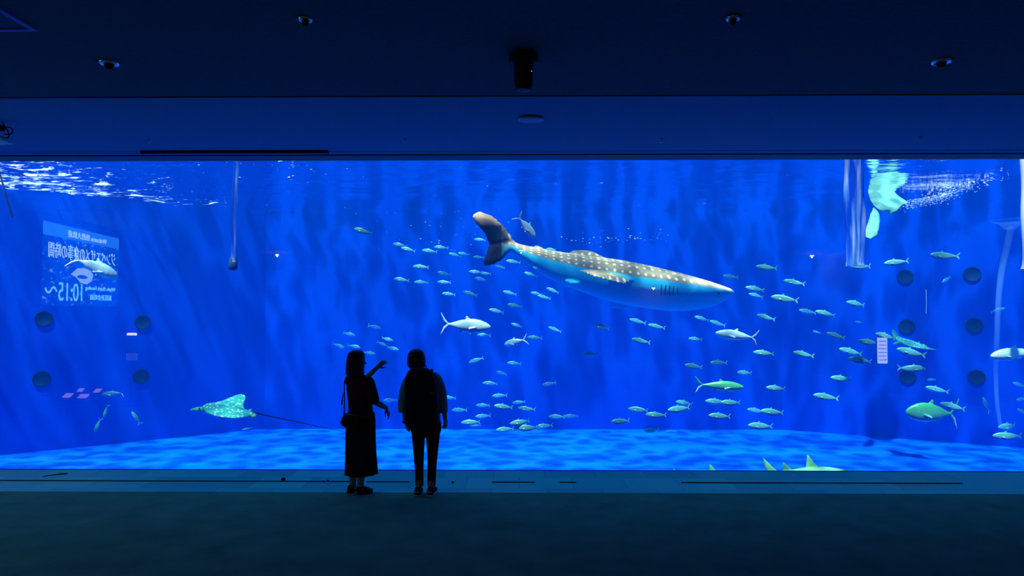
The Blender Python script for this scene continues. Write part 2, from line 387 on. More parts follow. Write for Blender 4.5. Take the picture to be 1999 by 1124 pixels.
# bracket with cables at the left edge
Y0 = 6.9; c = at(2, 232, 6.6); zc = ceil_far(2, 232)
t = tag(empty('ceiling_bracket', zc), 'ceiling box with loops of black cable at the left edge under the ceiling strip', 'bracket')
def L(px, py, Y=6.6): return at(px, py, Y) - zc
bm = bmesh.new(); q = L(-14, 238); box(bm, (q.x - .12, -.10, -.035), (q.x + .14, .12, .012)); obj('mount_box', bm, M['trim'], t, False)
tube('cable', [L(4, 229), L(5, 240), L(12, 250), L(17, 262), L(16, 268), L(9, 269), L(-6, 264)], .006, M['black'], t)
tube('cable', [L(-6, 249), L(12, 248), L(22, 250), L(25, 256), L(20, 262), L(9, 262)], .006, M['black'], t)
bm = bmesh.new(); lathe(bm, [(.018, -.02), (.03, -.015), (.032, .015), (.018, .02)], c=L(3, 250), ax=(0, 1, 0), n=20); obj('cable_reel', bm, M['black'], t)
bm = bmesh.new(); q = L(-4, 277)
loft(bm, [[q + Vector(v) for v in ((-.16, -.02, .035), (.02, -.02, .030), (.085, -.02, .0), (-.16, -.02, -.01))], [q + Vector(v) for v in ((-.16, .10, .035), (.02, .10, .030), (.085, .10, .0), (-.16, .10, -.01))]])
obj('projector_case', bm, M['white'], t, False)
bm = bmesh.new(); box(bm, (q.x - .13, .02, q.z + .02), (q.x - .10, .05, .0)); obj('drop_rod', bm, M['black'], t, False)

# ---------------------------------------------------------------- floor strip: cable seam and small bits
def seam(x0, x1, nm='floor_cable', lb=''):
    p0 = hit(x0, 938.5 + x0 * .003, (0, 0, .004), (0, 0, 1)); p1 = hit(x1, 938.5 + x1 * .003, (0, 0, .004), (0, 0, 1))
    bm = bmesh.new(); box(bm, (p0.x, p0.y - .006, .0042), (p1.x, p0.y + .006, .014)); bmesh.ops.bevel(bm, geom=list(bm.edges), offset=.003, segments=1, affect='EDGES')
    tag(obj(nm, bm, M['black']), lb, 'cable', 'thin dark cables lying along the floor tiles')
seam(-400, 690, lb='longest thin dark cable on the tiles, running left from the woman in the skirt')
seam(716, 800, lb='short thin dark cable on the tiles between the two people')
seam(960, 1045, lb='short thin dark cable on the tiles right of the backpacked woman')
seam(1092, 1125, lb='shortest dark cable piece on the tiles under the mid right of the pane')
seam(1330, 1880, lb='long thin dark cable on the tiles below the green fins on the right')
def bit(px, py, pts, h, nm, lb):
    c = hit(px, py, (0, 0, .0055), (0, 0, 1)); bm = bmesh.new()
    lo = [c + Vector((x, y, 0)) for x, y in pts]; hi = [c + Vector((x * .6, y * .6, h)) for x, y in pts]
    loft(bm, [lo, hi]); tag(obj(nm, bm, M['black']), lb, 'clip', 'dark cable clips on the floor tiles')
hx = [(.03 * math.cos(a), .02 * math.sin(a)) for a in [i * math.pi / 3 for i in range(6)]]
bit(553, 937, hx, .03, 'cable_clip', 'dark lump on the floor cable, halfway between left edge and the woman in the skirt')
bit(640, 939, [(a * .6, b * .6) for a, b in hx], .015, 'cable_clip', 'small dark lump on the floor cable just left of the woman in the skirt')
bit(884, 942, [(a * .6, b * .6) for a, b in hx], .015, 'cable_clip', 'small dark lump on the tiles just right of the backpacked woman')
c = hit(110, 926, (0, 0, .009), (0, 0, 1))
tag(tube('plastic_scrap', [c + Vector(p) for p in ((-.10, -.09, 0), (-.02, -.02, 0), (.03, .0, .006), (.10, .05, 0))], (.004, .009), M['black']), 'thin dark scrap lying on the floor tiles at far left', 'scrap')

# ---------------------------------------------------------------- lit things behind the viewer, seen mirrored in the pane
t = empty('information_screen', (0, 0, 0)); tag(t, 'large lit feeding-time screen mirrored in the left of the tank glass', 'screen')
S0 = Vector((-8.87, 2.32, 2.11)); S1 = Vector((-8.39, 5.42, 2.11)); SU = (S1 - S0); SW = SU.length; SU.normalize(); SV = Vector((0, 0, 1)); SN = SU.cross(SV); SH = 1.5
t.location = S0
MS = Matrix((SU, SV, SN)).transposed().to_4x4()
t.rotation_euler = MS.to_euler()                 # local x along the screen, y up, z out of it
def scr(name, col_, es): return mat(name, (.02, .02, .02), .5, emit=col_, es=es)
obj('bezel', bbox_((-.05, -.05, -.09), (SW + .05, SH + .05, -.004), .01), M['black'], t)
g = NT('screen_picture'); tc = g.n('ShaderNodeTexCoord'); mp = g.n('ShaderNodeMapping', {0: tc.outputs['Object'], 3: (1.3, 3.2, 1)})
nz = g.n('ShaderNodeTexNoise', {'Vector': mp.outputs[0], 'Scale': 3.2, 'Detail': 6.0, 'Roughness': .65})
c = g.ramp(nz.outputs[0], [(.40, (.0, .06, .25)), (.58, (.0, .16, .5)), (.64, (.3, .75, 1)), (.7, (.7, .95, 1))])
g_em = g.n('ShaderNodeEmission', {'Color': c, 'Strength': 2.4})
bm = bmesh.new(); quad(bm, (0, 0, 0), (SW, 0, 0), (SW, SH, 0), (0, SH, 0)); obj('display', bm, g.out(g_em.outputs[0]), t, False)
bm = bmesh.new(); quad(bm, (0, SH * .84, .003), (SW, SH * .84, .003), (SW, SH, .003), (0, SH, .003)); obj('header_band', bm, scr('header', (.03, .36, .8), 4.2), t, False)
TXT = scr('screen_text', (.45, .85, 1), 7); TX2 = scr('screen_text_aqua', (.2, .9, 1), 6.5)
def text(name, body, x, y, wd, ht, m):
    cu = bpy.data.curves.new('t', 'FONT'); cu.body = body; cu.extrude = .004; cu.offset = .0
    o = bpy.data.objects.new('t', cu); col.objects.link(o)
    me = bpy.data.meshes.new_from_object(o.evaluated_get(bpy.context.evaluated_depsgraph_get())); bpy.data.objects.remove(o)
    xs = [v.co.x for v in me.vertices]; ys = [v.co.y for v in me.vertices]
    if not xs: return
    sx = wd / (max(xs) - min(xs)); sy = ht / (max(ys) - min(ys)); x0, y0 = min(xs), min(ys)
    for v in me.vertices: v.co = Vector((x + (v.co.x - x0) * sx, y + (v.co.y - y0) * sy, .008 + v.co.z))
    me.materials.clear(); link(name, me, m, t, False)
text('header_text', 'Welcome 熱烈大歓迎', SW * .20, SH * .87, SW * .52, SH * .085, TXT)
text('title_text', 'ジンベエザメの食事の時間', SW * .06, SH * .58, SW * .88, SH * .19, TXT)
text('feeding_text', 'Whale Shark Feeding', SW * .05, SH * .20, SW * .44, SH * .07, TX2)
text('feeding_text', '鯨鯊進食時間', SW * .11, SH * .08, SW * .31, SH * .08, TX2)
text('time_text', '10:15～', SW * .53, SH * .06, SW * .44, SH * .23, TX2)
bm = bmesh.new()                                  # pale shape of an open-mouthed fish in the picture
pts = [(.38, .44), (.42, .50), (.50, .53), (.60, .51), (.68, .42), (.60, .38), (.56, .32), (.47, .30), (.40, .36)]
bm.faces.new([bm.verts.new((SW * a, SH * b * .95, .005)) for a, b in pts]); obj('fish_picture', bm, scr('fish_pic', (.45, .85, .6), 5), t, False)
bm = bmesh.new(); bm.faces.new([bm.verts.new((SW * (.53 + .07 * math.cos(a)), SH * (.38 + .025 * math.sin(a)), .007)) for a in [i * math.pi / 8 for i in range(16)]])
obj('mouth_picture', bm, scr('mouth_pic', (.05, .3, .4), 1), t, False)

def lit_sign(px, py, wpx, hpx, wall_x, colr, es, name, lb, rows=0, kind='sign'):
    d = ray(px, py); k = wall_x / d.x; v = CAM + d * k; y = 2 * GY - v.y; dd = v.y
    w_, h_ = wpx / FPX * dd, hpx / FPX * dd
    t = tag(empty(name, (wall_x, y, 0)), lb, kind)
    t.rotation_euler = (0, 0, 0)
    z = v.z
    obj('face', bbox_((-w_ / 2, -.0, z - h_ / 2), (w_ / 2, .02, z + h_ / 2), .002), scr(name + '_lit', colr, es), t, False)
    obj('back_panel', bbox_((-w_ / 2 - .02, -.04, z - h_ / 2 - .02), (w_ / 2 + .02, -.001, z + h_ / 2 + .02), .004), M['black'], t)
    obj('post', bbox_((-.02, -.03, .02), (.02, -.001, z - h_ / 2 - .021), .003), M['black'], t)
    obj('foot', bbox_((-.16, -.14, 0), (.16, .12, .0195), .004), M['black'], t)
    for i in range(rows):
        zz = z + h_ / 2 - (i + 1) * h_ / (rows + 1)
        obj('text_line', bbox_((-w_ * .42, .0205, zz - h_ * .012), (w_ * .42, .023, zz + h_ * .012), 0), M['black'], t, False)
    return t
lit_sign(1722, 684, 19, 50, 8.9, (.75, .95, 1), 6.0, 'sign_stand', 'tall narrow white lit sign mirrored in the right of the glass', 6)
lit_sign(258, 652, 19, 5, -8.6, (1, .85, .8), 10, 'sign_stand', 'small bright white bar sign mirrored below the four dark ports on the left')
lit_sign(258, 696, 22, 14, -8.2, (.2, .4, .7), .9, 'sign_stand', 'faint sign with lines of text mirrored under the small bright bar', 5)
# slanted info table; its cards glow to imitate warm lamplight, no lamp built
d = ray(165, 766); k = -8.3 / d.x; v = CAM + d * k; y = 2 * GY - v.y
t = tag(empty('information_table', (-8.3, y, 0)), 'slanted information table with pinkish cards, mirrored left of the eagle ray', 'table')
bm = bmesh.new(); vs = box(bm, (-.42, -.25, -.02), (.42, .25, 0), Matrix.Translation((0, 0, v.z)) @ Matrix.Rotation(R(-28), 4, 'X')); obj('top', bm, M['black'], t, False)
for i, (x, yy, a, b) in enumerate(((-.26, .1, .13, .09), (.05, .12, .15, .08), (-.12, -.08, .09, .07), (.22, -.06, .1, .08))):
    bm = bmesh.new(); box(bm, (x - a * .6, yy - b * .8, .001), (x + a * .6, yy + b * .8, .006), Matrix.Translation((0, 0, v.z)) @ Matrix.Rotation(R(-28), 4, 'X')); obj('card', bm, scr('glowing_card%d' % i, (.9, .6, .5), 2.2), t, False)
for x in (-.34, .34): obj('leg', bbox_((x - .02, -.02, 0), (x + .02, .02, v.z - .06), .003), M['black'], t)
# small ceiling spots at the back of the hall; their glints show in the pane
for px, py, lb in ((275, 606, None), (541, 497, 'left of the column of rising fish'), (1017, 489, 'beside the whale shark tail'), (1276, 562, 'on the whale shark belly'), (1585, 499, 'left of the wide clear pipe')):
    if lb is None: continue
    d = ray(px, py); v = CAM + d * ((ZN - .06 - CAM.z) / d.z); y = 2 * GY - v.y
    if y < YB + .2:
        v = CAM + d * ((2 * GY - YB - .4 - CAM.y) / d.y); y = YB + .4
    t = tag(empty('ceiling_spotlight', (v.x, y, ZN)), 'small bright spotlight glint mirrored in the glass ' + lb, 'spotlight', 'ceiling spotlights mirrored in the glass')
    zz = v.z - ZN
    bm = bmesh.new(); lathe(bm, [(.02, -.0005), (.02, zz + .055), (.07, zz + .05), (.075, zz + .004), (.06, zz + .002)], n=20); obj('housing', bm, M['black'], t)
    bm = bmesh.new(); lathe(bm, [(.055, zz + .0015), (.055, zz - .008), (.03, zz - .012)], n=20); obj('bulb', bm, mat('spot_bulb', (1, 1, 1), emit=(1, .93, .8), es=45), t)
    ld = bpy.data.lights.new('spot_glow', 'POINT'); ld.energy = 8; ld.color = (1, .55, .4); ld.shadow_soft_size = .008; lo = bpy.data.objects.new('spot_glow', ld); col.objects.link(lo); lo.parent = t; lo.location = (0, 0, zz - .06)

# ---------------------------------------------------------------- the two people
def local(bmr, root):
    for v in bmr.verts: v.co -= root.location
def part(name, bm, m, root, voxel=None, smooth=2, sm=True):
    local(bm, root)
    if voxel: return link(name, fuse(bm, voxel, smooth), m, root)
    return obj(name, bm, m, root, sm)
def hand(bm, W, D, N, S, curl=18, sc_=.9, spread=4, thumb=(.75, .62)):
    W = Vector(W); D = Vector(D).normalized(); N = Vector(N); N = (N - D * N.dot(D)).normalized(); S = Vector(S); S = (S - D * S.dot(D) - N * S.dot(N)).normalized()
    k = sc_
    for i in range(4):
        o = 1.5 - i
        K = W + D * (.082 - abs(o - .5) * .004) * k + S * .0195 * o * k
        capsule(bm, [W + S * .011 * o * k, (W + K) / 2 + S * .001, K], [.0145 * k, .014 * k, .0115 * k], 10, (N, .85))
        ln = (.068, .076, .070, .054)[i] * k; d = (D + S * math.tan(R(spread * o))).normalized(); P = [K]; a = 0
        for seg, f in enumerate((.46, .30, .24)):
            a += R(curl * (1 + .25 * i) * (1 if seg else .6)); P.append(P[-1] + (d * math.cos(a) + N * math.sin(a)) * ln * f)
        capsule(bm, P, [.0098 * k, .0090 * k, .0082 * k, .0070 * k], 10)
    T0 = W + S * .020 * k + D * .018 * k; a, b = thumb
    T1 = T0 + (D * b + S * a + N * .25).normalized() * .040 * k; T2 = T1 + (D * (b + .25) + S * a * .6 + N * .3).normalized() * .030 * k; T3 = T2 + (D * (b + .4) + S * a * .4 + N * .3).normalized() * .022 * k
    capsule(bm, [T0, T1, T2, T3], [.015 * k, .0125 * k, .0100 * k, .0080 * k], 10)
def head(bm, c, f, tilt=(0, 0, 1), s=.95):
    """skull, jaw, nose, lips, brow, ears; c is the skull centre, f the way the face looks"""
    f = Vector(f).normalized(); u = Vector(tilt); u = (u - f * u.dot(f)).normalized(); r = f.cross(u)
    Mh = Matrix((r, f, u)).transposed().to_4x4(); c = Vector(c)
    def p(x, y, z): return c + (r * x + f * y + u * z) * s
    sphere(bm, p(0, -.005, .015), (.076 * s, .096 * s, .092 * s), Mh, 24)
    sphere(bm, p(0, .032, -.045), (.056 * s, .058 * s, .070 * s), Mh, 20)
    sphere(bm, p(0, .070, -.095), (.024 * s, .022 * s, .018 * s), Mh, 12)
    capsule(bm, [p(0, .088, .005), p(0, .108, -.028)], [.007 * s, .013 * s], 8)
    sphere(bm, p(0, .088, -.062), (.023 * s, .012 * s, .006 * s), Mh, 10)
    sphere(bm, p(0, .087, -.071), (.020 * s, .012 * s, .006 * s), Mh, 10)
    sphere(bm, p(0, .078, .018), (.050 * s, .016 * s, .010 * s), Mh, 12)
    for k in (-1, 1):
        sphere(bm, p(k * .076, -.005, -.018), (.010 * s, .020 * s, .032 * s), Mh, 12)
        sphere(bm, p(k * .038, .066, -.030), (.020 * s, .018 * s, .018 * s), Mh, 10)
    return p, Mh
def rings(spec):
    """spec: (centre, half-width vector, half-depth vector)"""
    return [ell(*q, n=28) for q in spec]
def foot(bm, heel, toe, h=.05, w_=.042):
    heel = Vector(heel); toe = Vector(toe); capsule(bm, [heel + Vector((0, 0, .012)), (heel * .5 + toe * .5) + Vector((0, 0, .008)), toe], [.034, .036, .022], 12)
def shoe(root, heel, toe, upper, solem, hgt=.075, lbl=None, canvas=False):
    heel = Vector((heel[0], heel[1], 0)); toe = Vector((toe[0], toe[1], 0)); d = (toe - heel); Ln = d.length; d.normalize(); s = Vector((-d.y, d.x, 0)); z = Vector((0, 0, 1))
    def outl(k, off, zz, e=.0):
        prof = [(0, .026), (.02, .036), (.12, .038), (.30, .034), (.50, .040), (.70, .046), (.84, .042), (.95, .026), (1, .008)]
        L_ = [heel + d * (Ln * t) + s * (w * k + e) + z * zz for t, w in prof]; Rr = [heel + d * (Ln * t) - s * (w * k + e) + z * zz for t, w in reversed(prof)]
        return L_ + Rr
    bm = bmesh.new()
    up = [outl(1, 0, .016), outl(1, 0, .030), outl(.93, 0, .045), outl(.72, 0, .058)]
    for q in up[3:]:
        for p in q:
            t = (p - heel).dot(d) / Ln; p.z = .030 + (hgt - .030) * max(0, 1 - max(0, t - .28) / .62) ** .8 + .012
    for p in up[2]:
        t = (p - heel).dot(d) / Ln; p.z = .030 + (hgt - .038) * .62 * max(0, 1 - max(0, t - .35) / .6) ** .8 + .006
    loft(bm, up); o = part('shoe', bm, upper, root)
    bm = bmesh.new(); loft(bm, [outl(.96, 0, .0005), outl(1.04, 0, .004, .002), outl(1.04, 0, .020, .002), outl(.98, 0, .0225)])
    so = part('sole', bm, solem, root); so.parent = o
    if lbl: o['label'] = lbl
    if canvas:                                    # pale flash on the heel and side
        bm = bmesh.new(); c = heel + z * .048 - d * .004
        loft(bm, [[c + s * a * .030 + z * b - d * 0.001 for a, b in ((-1, -.004), (-.2, .008), (1, .004), (.9, -.006), (-.2, -.002))], [c + s * a * .030 + z * b + d * .012 for a, b in ((-1, -.004), (-.2, .008), (1, .004), (.9, -.006), (-.2, -.002))]])
        st = part('heel_stripe', bm, M['sole'], root, sm=False); st.parent = o

# ---- left: woman in a long skirt, turned half right, one arm raised
YL = 7.62
def A(px, py, dy=0.0): return at(px, py, YL + dy)
rt = empty('person', (A(700, 950).x, YL, 0))
tag(rt, 'woman in maroon top and long black skirt, raising one hand towards the fish', 'person')
th = R(40); Fd = Vector((math.sin(th), math.cos(th), 0)); Rd = Vector((math.cos(th), -math.sin(th), 0)); Zv = Vector((0, 0, 1))
bm = bmesh.new()
p, Mh = head(bm, A(696, 705), (.88, .47, -.02))
capsule(bm, [A(695, 716), A(698, 726), A(700, 738)], [.050, .048, .062], 14)
loft(bm, rings([(A(701, 733), Rd * .07, Fd * .05), (A(701, 740), Rd * .15, Fd * .075), (A(702, 752), Rd * .165, Fd * .095), (A(703, 775), Rd * .135, Fd * .09), (A(704, 800), Rd * .125, Fd * .085), (A(705, 822), Rd * .135, Fd * .095), (A(705, 845), Rd * .130, Fd * .09)]))
sl = A(682, 745, .10); el = A(704, 750, .33); wl = A(736, 717, .37)
capsule(bm, [sl, (sl + el) / 2, el, (el + wl) / 2, wl], [.050, .042, .036, .034, .024], 14)
hand(bm, wl, (.72, .12, .62), (.35, -.75, -.45), (.62, .1, -.75), curl=9, sc_=.86, spread=7)
sr = A(722, 748, -.10); er = A(732, 784, -.06); wr = A(754, 796, .06)
capsule(bm, [sr, (sr + er) / 2, er, (er + wr) / 2, wr], [.048, .042, .037, .034, .024], 14)
hand(bm, wr, (.30, .15, -.75), (-.8, .2, -.2), (.5, -.6, .3), curl=16, sc_=.86)
for hx_, kx, ax_, dy, tx in ((694, 690, 689, .04, -3), (711, 707, 704, -.03, 6)):
    capsule(bm, [A(hx_, 846, dy), A(kx + 2, 890, dy), A(kx, 905, dy), A(ax_, 930, dy), A(ax_, 950, dy)], [.066, .055, .052, .045, .032], 14)
fl = [(A(689, 955, .03), A(694, 960, .17)), (A(704, 955, -.05), A(722, 960, .03))]
for hh, tt in fl: foot(bm, Vector((hh.x, hh.y, .045)), Vector((tt.x, tt.y, .030)))
body = part('body', bm, M['skin'], rt, .0065, 2)
for k in (-1, 1):
    b2 = bmesh.new(); sphere(b2, p(k * .031, .079, -.004), .0115 * .95); part('eye', b2, M['sole'], rt)
# top
bm = bmesh.new()
loft(bm, rings([(A(699, 731), Rd * .070, Fd * .062), (A(700, 736), Rd * .135, Fd * .085), (A(700.5, 744), Rd * .176, Fd * .105), (A(701, 760), Rd * .172, Fd * .120), (A(703, 780), Rd * .158, Fd * .118), (A(704, 800), Rd * .155, Fd * .120), (A(705, 815), Rd * .163, Fd * .130)]))
capsule(bm, [A(683, 743, .09), A(690, 748, .20), A(697, 750, .27)], [.062, .062, .055], 16)
capsule(bm, [A(720, 746, -.09), A(726, 765, -.09), A(731, 780, -.065)], [.064, .062, .055], 16)
part('top', bm, M['maroon'], rt, .010, 3)
# skirt with soft folds
bm = bmesh.new(); rr = []
for py, cx, hw in ((806, 704.5, 26.5), (822, 704.5, 28), (845, 704, 28.5), (875, 704, 29), (905, 705, 30), (924.5, 705.5, 31)):
    c = A(cx, py); t_ = (py - 806) / 118; ring = []
    for i in range(72):
        a = 2 * math.pi * i / 72; k = 1 + .035 * t_ * math.sin(a * 9 + .7) + .02 * t_ * math.sin(a * 4)
        ring.append(c + Vector((math.cos(a) * hw * .00571 * k, math.sin(a) * hw * .00571 * .92 * k, 0)))
    rr.append(ring)
inner = [[q * .5 + (sum(r, Vector()) / 72) * .5 for q in r] for r in (rr[-1],)]
loft(bm, rr); part('skirt', bm, M['skirt'], rt)
# hair, long and straight to the shoulders
bm = bmesh.new()
hs = [(683, 696, 5), (685.5, 696, 12), (690, 695.5, 16), (698, 695, 17.5), (708, 694, 18), (718, 693, 18), (727, 693, 18.2), (733, 694, 17.5), (735, 695, 14)]
loft(bm, [[q for q in ell(A(cx, py, -.015), Vector((hw * .00571, 0, 0)), Vector((0, .108 * min(1, hw / 14), 0)), 32)] for py, cx, hw in hs])
me_h = part('hair', bm, M['hair'], rt, .009, 3)
sh = [(fl[0][0] + Vector((-.02, -.05, 0)), fl[0][1] + Vector((0, .03, 0))), (fl[1][0] + Vector((-.03, -.02, 0)), fl[1][1] + Vector((.03, .0, 0)))]
for a, b in sh: shoe(rt, a, b, M['leather'], M['black'], .07)
# shoulder bag hanging at her hip
c = A(681, 822, -.20); bg_ = empty('shoulder_bag', c); tag(bg_, 'small black shoulder bag hanging at the hip of the woman in the skirt', 'bag')
bm = bmesh.new()
def sec(y, k): return [A(x, yy, y) + (A(682, 822, y) - A(x, yy, y)) * (1 - k) for x, yy in ((672, 807), (684, 805), (697, 808), (700, 822), (697, 834), (686, 839), (676, 836), (667, 830), (664, 826), (667, 816))]
loft(bm, [sec(-.26, .7), sec(-.245, .93), sec(-.21, 1), sec(-.175, .93), sec(-.165, .7)]); o = part('pouch', bm, M['leather'], bg_)
tube('zip', [A(673, 811, -.252) - c, A(684, 808.5, -.254) - c, A(696, 811, -.252) - c], .003, M['metal'], bg_)
tube('strap', [A(672, 808, -.21) - c, A(672.5, 790, -.18) - c, A(672.5, 765, -.13) - c, A(672.5, 745, -.06) - c, A(677, 734.5, .02) - c, A(684, 735, .12) - c, A(690, 760, .19) - c, A(697, 790, .10) - c, A(698, 806, -.10) - c, A(697, 809, -.20) - c], .006, M['leather'], bg_)
tube('strap_end', [A(672, 765, -.14) - c, A(669, 775, -.15) - c, A(667, 788, -.15) - c], (.004, .009), M['leather'], bg_)

# ---- right: woman with a backpack, seen from behind, leaning a little to the left
YR = 7.60
def B(px, py, dy=0.0): return at(px, py, YR + dy)
rt = empty('person', (B(830, 950).x, YR, 0))
tag(rt, 'woman with bob haircut, grey shirt and black trousers, seen from behind wearing a backpack', 'person')
X = Vector((1, 0, 0)); Yv = Vector((0, 1, 0))
bm = bmesh.new()
p, Mh = head(bm, B(813, 701, .06), (-.05, .97, -.22), (-.08, .2, 1))
capsule(bm, [B(814, 712, .04), B(817, 722, .02), B(820, 732)], [.050, .048, .06], 14)
loft(bm, rings([(B(822, 729), X * .08, Yv * .06), (B(824, 736), X * .155, Yv * .085), (B(825, 750), X * .165, Yv * .10), (B(828, 780), X * .135, Yv * .095), (B(830, 800), X * .13, Yv * .09), (B(831, 822), X * .155, Yv * .11), (B(831, 842), X * .150, Yv * .105)]))
s1 = B(801, 738, .0); e1 = B(789, 780, -.02); w1 = B(791.5, 822, .05)
capsule(bm, [s1, (s1 + e1) / 2, e1, (e1 + w1) / 2, w1], [.050, .042, .036, .034, .025], 14)
hand(bm, w1, (.18, .12, -.96), (.8, .5, 0), (.3, .9, 0), curl=17, sc_=.9)
s2 = B(851, 737, .0); e2 = B(866, 778, -.02); w2 = B(868.5, 816, .05)
capsule(bm, [s2, (s2 + e2) / 2, e2, (e2 + w2) / 2, w2], [.050, .042, .036, .034, .025], 14)
hand(bm, w2, (.06, .12, -.96), (-.8, .5, 0), (-.3, .9, 0), curl=17, sc_=.9)
for hx_, kx, ax_ in ((817, 817, 818.5), (845, 844, 842)):
    capsule(bm, [B(hx_, 842), B(kx, 870), B(kx, 895), B(ax_, 925), B(ax_, 951, -.03)], [.078, .066, .052, .042, .034], 14)
ft = [(B(818, 955).x, B(815.5, 960).x), (B(842, 955).x, B(845, 960).x)]
for a, b in ft: foot(bm, (a, YR - .06, .048), (b, YR + .12, .034))
part('body', bm, M['skin'], rt, .0065, 2)
for k in (-1, 1):
    b2 = bmesh.new(); sphere(b2, p(k * .031, .079, -.004), .0115 * .95); part('eye', b2, M['sole'], rt)
# trousers
bm = bmesh.new()
loft(bm, rings([(B(830, 818), X * .170, Yv * .118), (B(831, 830), X * .174, Yv * .125), (B(831.5, 842), X * .168, Yv * .118), (B(831.5, 850), X * .120, Yv * .06)]))
m_ = .00569
for pts in ([(826, 816.5, 13.6), (842, 816.3, 13.4), (868, 817.5, 11.2), (895, 818, 9.3), (920, 818.5, 8.2), (948.5, 818.7, 8.0)],
            [(826, 846, 13.8), (842, 845.8, 13.6), (868, 845, 11.6), (895, 844, 9.6), (920, 843, 8.4), (948.5, 842.3, 8.0)]):
    loft(bm, [ell(B(cx, py), X * hw * m_, Yv * hw * m_ * 1.12, 24) for py, cx, hw in pts])
part('trousers', bm, M['trousers'], rt, .009, 2)
# shirt with wide three-quarter sleeves
bm = bmesh.new()
loft(bm, rings([(B(820, 724), X * .066, Yv * .060), (B(822, 729), X * .125, Yv * .085), (B(824, 736), X * .178, Yv * .105), (B(826, 755), X * .182, Yv * .125), (B(828, 785), X * .168, Yv * .125), (B(830, 812), X * .170, Yv * .128), (B(830, 822), X * .172, Yv * .130)]))
for pts in ([(728, 806, 6), (735, 800.5, 9.5), (750, 794, 11), (770, 789.5, 11), (788, 787.5, 10.5), (804, 787, 10)], [(727, 846, 6), (734, 851, 9.5), (750, 857.5, 10.5), (770, 862.5, 10), (788, 864.5, 9.5), (805, 865, 9)]):
    loft(bm, [ell(B(cx, py), X * hw * m_, Yv * hw * m_ * 1.25, 24) for py, cx, hw in pts])
part('shirt', bm, M['shirt'], rt, .009, 2)
# bob hair
bm = bmesh.new()
hs = [(681, 813, 5), (683.5, 813, 11), (689, 812.7, 15.5), (698, 812.8, 17.6), (706, 813, 18.4), (713, 813, 17.6), (718, 813.5, 15), (721.5, 814, 10)]
loft(bm, [ell(B(cx, py, .045), X * hw * m_, Yv * .108 * min(1, hw / 14), 32) for py, cx, hw in hs])
part('hair', bm, M['hair'], rt, .009, 3)
for a, b in ft: shoe(rt, (a, YR - .125), (b, YR + .14), M['nylon'], M['sole'], .08, 'black sneaker with white sole and heel flash', True)
# wristwatch on the left wrist
bm = bmesh.new(); lathe(bm, [(.030, -.013), (.034, -.010), (.034, .010), (.030, .013)], c=B(791.3, 823, .045), ax=(.05, .1, -1), n=20); part('wristwatch', bm, M['black'], rt)
# backpack
c = B(829, 770, -.19); bp_ = empty('backpack', c); tag(bp_, 'large black backpack on the back of the woman with bob hair', 'backpack')
def rr_(cx, py, hw, y0, y1, n=8):
    cc = B(cx, py); hx2 = hw * m_; ym = (y0 + y1) / 2; hy = (y1 - y0) / 2; out = []
    for i in range(32):
        a = 2 * math.pi * i / 32; ca, sa = math.cos(a), math.sin(a)
        out.append(Vector((cc.x + hx2 * abs(ca) ** .5 * (1 if ca > 0 else -1), YR + ym + hy * abs(sa) ** .55 * (1 if sa > 0 else -1), cc.z)))
    return out
bm = bmesh.new(); loft(bm, [rr_(823, 715.5, 11, -.20, -.13), rr_(823.5, 717.5, 17, -.23, -.115), rr_(824, 721, 22, -.25, -.105), rr_(825.5, 729, 26, -.28, -.11), rr_(827, 745, 30, -.30, -.125), rr_(829, 775, 31, -.33, -.13), rr_(830.5, 805, 31.5, -.33, -.13), rr_(831, 822, 30.5, -.31, -.13), rr_(831, 829, 26, -.28, -.14)])
part('main_compartment', bm, M['nylon'], bp_)
bm = bmesh.new(); loft(bm, [rr_(830, 766, 19, -.345, -.30), rr_(830, 769, 24, -.375, -.30), rr_(831, 790, 26, -.385, -.30), rr_(831, 812, 25, -.38, -.30), rr_(831, 817, 19, -.345, -.30)])
part('front_pocket', bm, M['nylon'], bp_)
bm = bmesh.new(); q = B(843, 768, -.39); box(bm, q - Vector((.026, 0, .012)), q + Vector((.026, .02, .012))); bmesh.ops.bevel(bm, geom=list(bm.edges), offset=.003, segments=1, affect='EDGES'); o = part('red_label', bm, M['red'], bp_)
for px in (806, 843):
    tube('shoulder_strap', [B(px, 724, -.13) - c, B(px, 722.5, -.06) - c, B(px, 724, .05) - c, B(px, 734, .13) - c, B(px, 760, .16) - c, B(px - 2 if px < 820 else px + 2, 790, .15) - c, B(px - 5 if px < 820 else px + 5, 808, .02) - c, B(px - 4 if px < 820 else px + 5, 812, -.13) - c], .016, M['nylon'], bp_)
tube('haul_loop', [B(816, 718, -.14) - c, B(817, 713.5, -.14) - c, B(824, 712.5, -.14) - c, B(831, 713.5, -.14) - c, B(832, 718, -.14) - c], .006, M['nylon'], bp_)
for px, py in ((798.5, 737.5), (804.5, 758.5)):
    bm = bmesh.new(); sphere(bm, B(px, py, -.30 if px > 800 else -.25), (.006, .004, .006)); part('zip_pull', bm, mat('polished_zip', (.9, .92, .95), .25, metal=.2), bp_)

